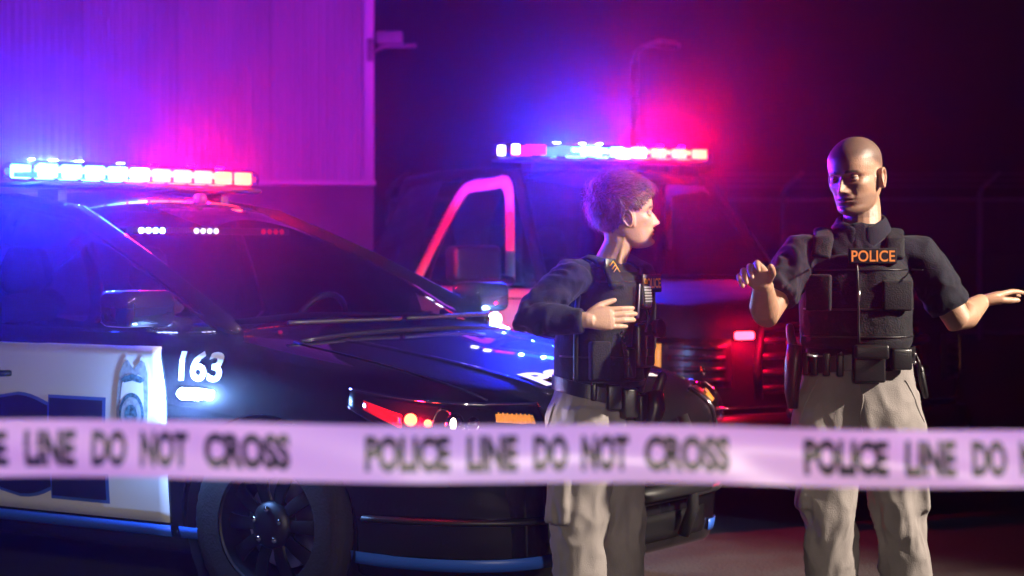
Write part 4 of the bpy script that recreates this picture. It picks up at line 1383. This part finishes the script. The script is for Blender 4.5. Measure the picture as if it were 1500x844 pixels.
# strong cord at the side of the neck
body.tube([M @ Vector((-.010, -.046, .078)), neckb + Vector((.030, -.046, .012)), neckb + Vector((.055, -.028, -.05))], [.010, .010, .007], 10)
hand(body, wr_r, (Q(910, 465, -.25) - wr_r), (.12, -.98, .10), -1, (.22, .25, .28, .32), scale=.98, spread=.01, thumb=(.4, .3), thumb_out=.62)
hand(body, wr_l, (-.1, .0, -1), (.3, .9, 0), 1, (.5, .6, .6, .6), scale=.92)
me = remesh(body, .0026, 3, .5)
link_mesh('body', me, 'skin_f', wom)
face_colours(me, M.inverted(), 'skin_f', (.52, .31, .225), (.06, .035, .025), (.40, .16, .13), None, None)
eyes(wom, M, 'eyelid_f')
# hair: cap plus many short locks
hm_ = MB()
cap = []
def hair_r(x, y, z):
    return None
headm = MB(); head_mesh(headm, Matrix.Identity(4), True)
hv = np.array(headm.v); hb_ = BVHTree.FromPolygons([Vector(p) for p in headm.v], headm.f)
cen = Vector((-.006, 0, .135))
def inside_hair(p):
    """p in head space (m): is scalp?"""
    x, y, z = p.x * 100, abs(p.y) * 100, p.z * 100
    line = np.interp(x, [-12, -8.5, -5.5, -3.2, -1.0, .6, 2.2, 4.5, 6.5, 8, 9.6], [5.2, 5.6, 6.8, 9.0, 13.8, 13.9, 12.6, 14.2, 16.2, 17.2, 17.8])
    return z - line
caprows = []
for i in range(40):
    ph = -R(60) + R(149.5) * i / 39
    row = []
    for j in range(64):
        a = 2 * math.pi * j / 64
        d_ = Vector((math.cos(ph) * math.cos(a), math.cos(ph) * math.sin(a), math.sin(ph)))
        h_, n_, i_, q_ = hb_.ray_cast(cen + d_ * .3, -d_)
        dd = inside_hair(h_)
        th_ = .007 * float(smoothstep(-.4, 1.2, np.array(dd))) + .008 * float(smoothstep(14, 21, np.array(h_.z * 100))) * (1 if dd > 0 else 0)
        if dd <= -.4: th_ = -.006
        row.append(M @ (h_ + d_ * th_))
    caprows.append(row)
hm_.rings(caprows)
hr = random.Random(5)
tones = [.55] * len(hm_.v)
def hair_point():
    while True:
        d_ = Vector((hr.gauss(0, 1), hr.gauss(0, 1), hr.gauss(.35, 1))).normalized()
        h_, n_, i_, q_ = hb_.ray_cast(cen + d_ * .3, -d_)
        if h_ is None: continue
        dd = inside_hair(h_) + hr.gauss(0, .2)
        if dd > 0: return d_, h_, n_, dd
def comb_dir(h_, n_, z_, topw, jit):
    c = Vector((1, 0, .05)) * (topw * .75 + .08 + .35 * (h_.x > 0)) + Vector((0, 0, -1)) * (1.05 - topw) + Vector((-.25 if h_.x < -.03 and z_ < 14 else 0, 0, 0))
    c = c.normalized() + noise.noise_vector(h_ * 34) * .6 + Vector((hr.gauss(0, jit), hr.gauss(0, jit), hr.gauss(0, jit)))
    c = c - n_ * c.dot(n_)
    return c.normalized() if c.length > 1e-3 else Vector((1, 0, 0))
# locks: tapering curls, longest over the crown and the back of the head
for k in range(1500):
    d_, h_, n_, dd = hair_point()
    z_ = h_.z * 100
    topw = max(0, min(1, (z_ - 12.5) / 7)); fade = max(.2, min(1, dd / 2.6))
    back = max(0, min(1, (-h_.x * 100 + 2) / 6)) * max(0, min(1, (z_ - 8.5) / 4))
    frnt = max(0, min(1, (h_.x * 100 - 2) / 5))
    comb = comb_dir(h_, n_, z_, topw, .14)
    Ln = (.020 + .014 * topw + .010 * back - .002 * frnt) * hr.uniform(.8, 1.25) * (.35 + .65 * fade)
    vol = (.003 + .006 * topw + .009 * back) * fade * (1 - .6 * frnt) * hr.uniform(.3, 1.15)
    sd = comb.cross(d_).normalized()
    base = h_ + d_ * (.002 + vol)
    rad = hr.uniform(.0020, .0036) * (.55 + .45 * fade)
    ph = hr.uniform(0, 6.28); cw = hr.uniform(.10, .22) * Ln
    P_ = []
    for j in range(6):
        u = j / 5
        P_.append(M @ (base + comb * Ln * u + sd * cw * math.sin(ph + u * 4.2) + d_ * (Ln * .30 * math.sin(u * 2.7) * (.4 + .6 * (topw + back) / 2) * (1 - .5 * frnt))))
    n0 = len(hm_.v)
    hm_.tube(P_, [rad * .6, rad, rad, rad * .85, rad * .6, rad * .12], 6)
    tones += [hr.uniform(.35, 1.5)] * (len(hm_.v) - n0)
# flyaway hairs
for k in range(3500):
    d_, h_, n_, dd = hair_point()
    z_ = h_.z * 100
    topw = max(0, min(1, (z_ - 12.5) / 7)); fade = max(.2, min(1, dd / 2.6))
    back = max(0, min(1, (-h_.x * 100 + 2) / 6)) * max(0, min(1, (z_ - 8.5) / 4))
    comb = comb_dir(h_, n_, z_, topw, .35)
    sd = comb.cross(d_).normalized()
    Ln = (.022 + .012 * topw + .016 * back) * hr.uniform(.7, 1.3) * (.35 + .65 * fade)
    base = h_ + d_ * (.003 + (.006 * topw + .008 * back) * fade)
    wdt = hr.uniform(.0004, .0009)
    vv, ff = [], []
    for j in range(5):
        u = j / 4
        p = base + comb * Ln * u + d_ * (Ln * .5 * math.sin(u * 2.2)) + sd * (Ln * .3 * math.sin(u * 4 + k))
        wk_ = wdt * (1, 1, .9, .7, .15)[j]
        vv += [M @ (p - sd * wk_), M @ (p + sd * wk_)]
        if j: ff.append((2 * j - 2, 2 * j - 1, 2 * j + 1, 2 * j))
    hm_.add(vv, ff); tones += [hr.uniform(.6, 1.8)] * len(vv)
ho_ = hm_.build('hair', 'hair', wom, smooth=True)
at = ho_.data.color_attributes.new('strand', 'FLOAT_COLOR', 'POINT')
tn = np.array(tones)[:, None] * np.array([[.042, .027, .021]])
at.data.foreach_set('color', np.concatenate([tn, np.ones((len(tn), 1))], 1).astype(np.float32).ravel())
nt = MATS['hair'].node_tree
vc = nt.nodes.new('ShaderNodeVertexColor'); vc.layer_name = 'strand'
nt.links.new(vc.outputs[0], nt.nodes['Principled BSDF'].inputs['Base Color'])
# trousers
hip_r, hip_l = Q(858, 618, -.08), Q(893, 618, .08)
kn_r, kn_l = Q(848, 768, -.10), Q(905, 768, .05)
an_r, an_l = Q(850, 945, -.06), Q(905, 945, .10)
an_r.z = an_l.z = .085
t = MB()
yh_ = yw * .75
t.rings([oval(Q(x, y, 0), rx, ry, yh_, tilt=(-.22, 0)) for x, y, rx, ry in ((880, 566, .150, .118), (877, 588, .158, .126), (874, 612, .168, .136), (874, 638, .170, .138), (874, 662, .160, .128), (876, 682, .14, .10))])
for h, k, a in ((hip_r, kn_r, an_r), (hip_l, kn_l, an_l)):
    t.tube([h + Vector((0, 0, .05)), h + Vector((0, 0, -.03)), h.lerp(k, .35), h.lerp(k, .7), k, k.lerp(a, .25), k.lerp(a, .6), a, a + Vector((0, 0, -.045))],
           [.088, (.102, .106), (.100, .104), (.092, .095), (.088, .088), (.088, .088), (.084, .085), (.082, .084), .084], 24, up=(0, 1, 0))
c = hip_r.lerp(kn_r, .72)
t.box(c + Vector((-.065, -.055, 0)), (.06, .08, .16), Matrix.Rotation(R(45), 3, 'Z'))
tm_ = remesh(t, .0075, 4)
def st(v):
    return .55 + .9 * np.exp(-((v[:, 2] - kn_r.z) / .10)**2) + .8 * np.exp(-((v[:, 2] - .74) / .09)**2) + .8 * np.exp(-((v[:, 2] - .17) / .1)**2)
folds(tm_, .014, (8, 8, 5.0), st, 31)
link_mesh('trousers', tm_, 'khaki', wom)
tb = mesh_bvh(tm_)
boots(wom, (an_r, an_l), R(55))
# long-sleeved shirt
s = MB()
s.rings([oval(Q(x, y, 0), rx, ry, yw) for x, y, rx, ry in ((878, 580, .142, .108), (876, 555, .140, .105), (876, 520, .136, .104), (880, 470, .142, .110), (884, 430, .152, .112), (886, 408, .150, .100), (888, 394, .115, .080), (890, 386, .075, .066))])
for s_, e_, w_ in ((sh_r, el_r, wr_r), (sh_l, el_l, wr_l)):
    s.tube([s_ + (Q(888, 410, 0) - s_) * .3, s_, s_.lerp(e_, .35), s_.lerp(e_, .75), e_, e_.lerp(w_, .4), e_.lerp(w_, .86), e_.lerp(w_, .95)], [.058, .060, .057, .053, .052, .048, .041, .040], 20)
sm_ = remesh(s, .0065, 4)
def st2(v):
    r_ = np.ones(len(v)) * .5
    for s_, e_ in ((sh_r, el_r), (el_r, wr_r)):
        tt, dd = limb_axis(v, s_, e_)
        r_ += 1.0 * (dd < .1)
    return r_
folds(sm_, .0065, (12, 12, 12), st2, 14)
link_mesh('shirt', sm_, 'navy_cloth', wom)
# vest
v_ = MB()
v_.rings([oval(Q(x, y, 0), rx, ry, yw, ex=.78) for x, y, rx, ry in ((879, 566, .150, .126), (878, 556, .156, .132), (878, 500, .154, .132), (882, 450, .154, .134), (885, 420, .142, .128), (887, 405, .118, .112), (888, 398, .105, .09))])
LFT = Vector((-FW.y, FW.x, 0))
for sx in (-1, 1):
    top_ = neckb + LFT * (sx * .095) + Vector((0, 0, .012))
    a = top_ + FW * .115 + Vector((0, 0, -.085)); c_ = top_ - FW * .115 + Vector((0, 0, -.09))
    v_.tube([a, a.lerp(top_, .55) + FW * .03 + Vector((0, 0, .018)), top_ + Vector((0, 0, .014)), top_.lerp(c_, .5) - FW * .03 + Vector((0, 0, .016)), c_], [(.012, .036)] * 5, 14, up=(FW.x * .6, FW.y * .6, .8))
vm = remesh(v_, .0058, 3)
folds(vm, .005, (9, 9, 9), None, 41)
vo = link_mesh('vest', vm, 'vest_cloth', wom)
vb_ = mesh_bvh(vm)
cpt = lambda z_, side: Vector((Q(880, 0, 0).x, 0, z_)) + LFT * side     # point on the chest axis: side>0 = her left
zq = lambda py: CAM_H - (py - HORIZON) * D / FPX
# stitched edge along the vest side and front
for py in (412, 470, 520, 556):
    pts = [on_surface(vb_, Vector((Q(880, 0).x, 0, zq(py))), (math.cos(a), math.sin(a), 0), .001)[0] for a in np.linspace(-R(150), R(20), 30)]
    MB().tube(pts, .0026, 6).build('vest_seam', 'leather', vo, smooth=True)
pts = [on_surface(vb_, Vector((Q(880, 0).x, 0, zq(py))), (-.55, -.84, 0), .003)[0] for py in np.linspace(410, 556, 24)]
MB().tube(pts, [(.004, .010)] * 24, 8).build('side_strap', 'leather', vo, smooth=True)
gear_box(wom, vb_, cpt(zq(395), -.075), (FW.x, FW.y, .15), (.058, .046, .008), 'rank_patch', 'leather', bevel=.003)
for k in range(3):
    p, n = on_surface(vb_, cpt(zq(397 - 4 * k), -.075), FW, .012)
    F = frame_from(FW)
    MB().tube([p + F @ Vector((-.016, -.008, 0)), p + F @ Vector((0, .006, 0)), p + F @ Vector((.016, -.008, 0))], .0022, 6).build('chevron', 'gold', wom, smooth=True)
bd = gear_box(wom, vb_, cpt(zq(418), .085), (FW.x, FW.y, .05), (.100, .062, .010), 'name_patch', 'leather', bevel=.003, off=.012)
v, f = text_geo('POLICE', .034, .088, .02, cuts=0)
MB().add([(a, b_, .0062) for a, b_ in v], f).build('lettering', 'gold', bd)
# speaker microphone with slotted face
mc = gear_box(wom, vb_, cpt(zq(440), .055), (FW.x * .9, FW.y, .1), (.050, .085, .034), 'radio_microphone', 'leather', bevel=.014, off=.004)
for k in range(6):
    MB().box((0, .028 - .0095 * k, .0175), (.034, .0042, .003)).build('slot', 'brushed', mc)
MB().tube([(.0, -.04, .0), (.0, -.075, .01), (-.01, -.12, .0)], .005, 8).build('microphone_cord', 'leather', mc, smooth=True)
# coiled cords and antenna
def coil(a, b_, c_, turns, r_=.009):
    pts = []
    for k in range(turns * 8 + 1):
        u = k / (turns * 8)
        p = (1 - u)**2 * Vector(a) + 2 * u * (1 - u) * Vector(b_) + u * u * Vector(c_)
        an = 2 * math.pi * k / 8
        pts.append(p + FW * (.012 + r_ * math.cos(an)) + Vector((0, 0, r_ * math.sin(an))))
    return pts
pa = on_surface(vb_, cpt(zq(485), -.06), FW)[0]; pc = on_surface(vb_, cpt(zq(545), -.01), FW)[0]
MB().tube(coil(pa, (pa + pc) / 2 + FW * .01 + Vector((0, 0, -.05)), pc, 14, .007), .0028, 5).build('coiled_cord', 'leather', wom, smooth=True)
pa = on_surface(vb_, cpt(zq(462), .01), FW, .015)[0]
MB().tube([pa, pa + Vector((.004, 0, .055)), pa + Vector((.006, 0, .11))], [.0045, .0035, .0025], 8, dome=True).build('radio_antenna', 'brushed', wom, smooth=True)
# pouches down the front
gear_box(wom, vb_, cpt(zq(525), -.085), (FW.x - .35, FW.y - .2, 0), (.075, .13, .030), 'vest_pouch', 'vest_cloth')
gear_box(wom, vb_, cpt(zq(505), .055), FW, (.095, .15, .042), 'vest_pouch', 'leather', bevel=.016)
bk_ = gear_box(wom, vb_, cpt(zq(512), .045), FW, (.028, .10, .006), 'pouch_strap', 'leather', bevel=.002, off=.046)
MB().box((0, -.005, .004), (.036, .030, .010)).build('buckle', 'black_plastic', bk_, bevel=.004)
gear_box(wom, vb_, cpt(zq(530), -.01), FW, (.045, .10, .025), 'vest_pouch', 'leather', bevel=.008)
# torch held at the left of the chest
tq = on_surface(vb_, cpt(zq(482), .10), FW)[0]
ax = Vector((.80, -.60, .05)).normalized()
fl_ = MB().tube([tq - ax * .04, tq + ax * .035, tq + ax * .04, tq + ax * .065, tq + ax * .068], [.020, .020, .030, .032, .026], 20).build('torch', 'leather', wom, smooth=True, autosmooth=40)
# duty belt
tiltw = (-.22, 0)
bl = MB()
rows = []
c = Q(879, 574, 0)
for (dz, g_) in ((-.024, .004), (-.024, .012), (.024, .012), (.024, .004)):
    rows.append(oval((c.x, c.y, c.z + dz), .155 + g_, .126 + g_, yh_, n=40, tilt=tiltw))
bl.rings(rows, cap=False)
bl.build('duty_belt', 'leather', wom, smooth=True, autosmooth=35)
tbl = BVHTree.FromPolygons([Vector(p) for p in bl.v], bl.f)
for (ang, zz_, size, nm) in ((-75, 0, (.05, .085, .03), 'belt_pouch'), (-52, -.01, (.062, .10, .036), 'belt_pouch'), (-30, -.02, (.055, .09, .034), 'magazine_pouch'), (-100, .005, (.022, .06, .014), 'belt_keeper')):
    d_ = Vector((math.cos(R(ang)), math.sin(R(ang)), 0))
    gear_box(wom, tbl, Vector((c.x, 0, c.z + zz_ + (-.22) * d_.x * .15)), d_, size, nm, 'leather', bevel=.008)
hc_ = Vector((c.x, 0, c.z - .05)); d_ = Vector((math.cos(R(2)), math.sin(R(2)), 0))
p = on_surface(tbl, Vector((c.x, -.02, c.z - .03)), d_)[0]
MB().tube([p + Vector((.02, -.02, .03)), p + Vector((.025, -.03, -.02)), p + Vector((.005, -.03, -.09)), p + Vector((-.01, -.03, -.13))], [(.032, .05), (.036, .055), (.030, .04), (.022, .03)], 14, up=(1, 0, 0)).build('holster', 'leather', wom, smooth=True)
MB().tube([p + Vector((.03, -.02, .03)), p + Vector((.045, -.02, .07)), p + Vector((.05, -.02, .085))], [(.018, .026), (.018, .026), (.016, .022)], 12, up=(1, 0, 0), dome=True).build('pistol_grip', 'black_plastic', wom, smooth=True)
# pocket edge
MB().tube([on_surface(tb, Q(835 - 14 * k, 590 + 55 * k**1.3, 0), (-.6, -.8, 0), .0005)[0] for k in np.linspace(0, 1, 10)], .0028, 6).build('pocket_edge', 'khaki', wom, smooth=True)
# ---------------------------------------------------------------- barrier tape
TD, TH = 2.86, .080
tape = empty('barrier_tape', (0, TD, 0))
tag(tape, 'white barrier tape with black POLICE LINE DO NOT CROSS lettering stretched across the scene', 'barrier tape')
def tape_pt(x, v, off=0):
    """x along, v -0.5..0.5 across"""
    zc = CAM_H - (665 - HORIZON) * TD / FPX - .0085 * (x / .72) - .004 * (1 - (x / 2.2)**2) + .004
    tw = R(4) * math.sin(x * 1.3 + .5) + R(3) * math.sin(x * 3.1) + R(3) * smoothstep(.25, .75, np.array(x)).item()
    cur = .010 * math.cos(v * math.pi) * math.sin(x * 2.2 + 1)
    yy = .02 * math.sin(x * .9) + .005 * math.sin(x * 6.1) + .0035 * math.sin(x * 17 + v * 7) * math.sin(x * 2.7) + v * TH * math.sin(tw) + cur
    zz = zc + v * TH * math.cos(tw) + .002 * math.sin(x * 9)
    return Vector((x, yy - off, zz))
nx = 220
TX = 2.2
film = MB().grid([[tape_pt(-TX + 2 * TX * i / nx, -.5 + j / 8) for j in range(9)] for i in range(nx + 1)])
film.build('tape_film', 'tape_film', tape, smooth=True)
PER = 645 * TD / FPX
X0 = (803 - 750) * TD / FPX
for k in range(-3, 4):
    xc = X0 + k * PER
    for wd_, a, b_ in (('POLICE', 0, .232), ('LINE', .278, .417), ('DO', .460, .555), ('NOT', .592, .722), ('CROSS', .765, 1.0)):
        span = 536 * TD / FPX
        x0 = xc - span / 2 + a * span; x1 = xc - span / 2 + b_ * span
        if x1 > TX or x0 < -TX: continue
        v, f = text_geo(wd_, TH * .64, x1 - x0, .055, cuts=2)
        MB().add([tape_pt((x0 + x1) / 2 + p[0], p[1] / TH, .0008) for p in v], f).build('lettering', 'tape_ink', tape)
for sg in (-1, 1):
    e = tape_pt(sg * TX, 0)
    st_ = empty('delineator_post', (sg * (TX + .03), TD + e.y, 0))
    tag(st_, ('orange delineator post holding the left end of the tape' if sg < 0 else 'orange delineator post holding the right end of the tape'), 'post', 'posts holding the tape')
    MB().tube([(0, 0, .05), (0, 0, .6), (0, 0, 1.14), (0, 0, 1.16)], [.042, .036, .032, .02], 18).build('post', 'safety_orange', st_, smooth=True)
    MB().rings([[(math.cos(a) * r_, math.sin(a) * r_, z) for a in np.linspace(0, 2 * math.pi, 9)[:-1]] for r_, z in ((.20, 0), (.20, .04), (.12, .075), (.05, .09))]).build('base', 'rubber', st_)
    for z in (.75, .92):
        MB().tube([(0, 0, z), (0, 0, z + .09)], [.0385, .0375], 18).build('reflective_band', 'decal_white', st_, smooth=True)

# ---------------------------------------------------------------- work light off to the right of the officers, and an added fill lamp
def work_light(loc, target, power, label, height=2.75, cone=48):
    wk = empty('work_light', (loc[0], loc[1], 0))
    tag(wk, label, 'work light', 'work lights on tripods')
    for k in range(3):
        a = R(90 + 120 * k)
        MB().tube([(0, 0, 1.25), (math.cos(a) * .55, math.sin(a) * .55, 0.015)], .016, 8).build('leg', 'gold', wk, smooth=True)
    MB().tube([(0, 0, .8), (0, 0, height - .1)], .018, 10).build('pole', 'gold', wk, smooth=True)
    aim = (Vector(target) - Vector((loc[0], loc[1], height))).normalized()
    F = frame_from(aim)
    hd_ = MB().box((0, 0, 0), (.32, .24, .10)).build('lamp_housing', 'black_plastic', wk, bevel=.02)
    hd_.matrix_local = Matrix.Translation((0, 0, height)) @ F.to_4x4()
    MB().box((0, 0, .052), (.27, .19, .006)).build('lamp_glass', 'led_warm', hd_, bevel=.004)
    lamp('work_light_beam', Vector((0, 0, height)) + aim * .075, WARM, power, wk, radius=.08, kind='SPOT', direction=aim, size=R(cone), blend=.5)
work_light((6.6, 5.2), (.7, 6.8, 1.2), WORK_POWER, 'lit floodlight on a yellow tripod standing to the right of the two officers', 4.3)
work_light((.7, -1.6), (.0, 2.86, .88), FILL_POWER, 'added fill floodlight on a yellow tripod, out of view, aimed at the barrier tape', 2.4, 32)  # unseen fill lamp, added to whiten the near face of the tape
# ---------------------------------------------------------------- scattering volume added to stand in for lens bloom round the lamps
hz = MB().box((0, 20, 9), (60, 60, 20))
ho = hz.build('bloom_haze', None)
hm = bpy.data.materials.new('bloom_volume')
hm.use_nodes = True
nt = hm.node_tree
nt.nodes.clear()
pv = nt.nodes.new('ShaderNodeVolumePrincipled')
pv.inputs['Color'].default_value = (.9, .9, .95, 1)
pv.inputs['Density'].default_value = BLOOM_DENSITY
pv.inputs['Anisotropy'].default_value = .95
mo = nt.nodes.new('ShaderNodeOutputMaterial')
nt.links.new(pv.outputs[0], mo.inputs['Volume'])
ho.data.materials.append(hm)
tag(ho, kind='stuff')
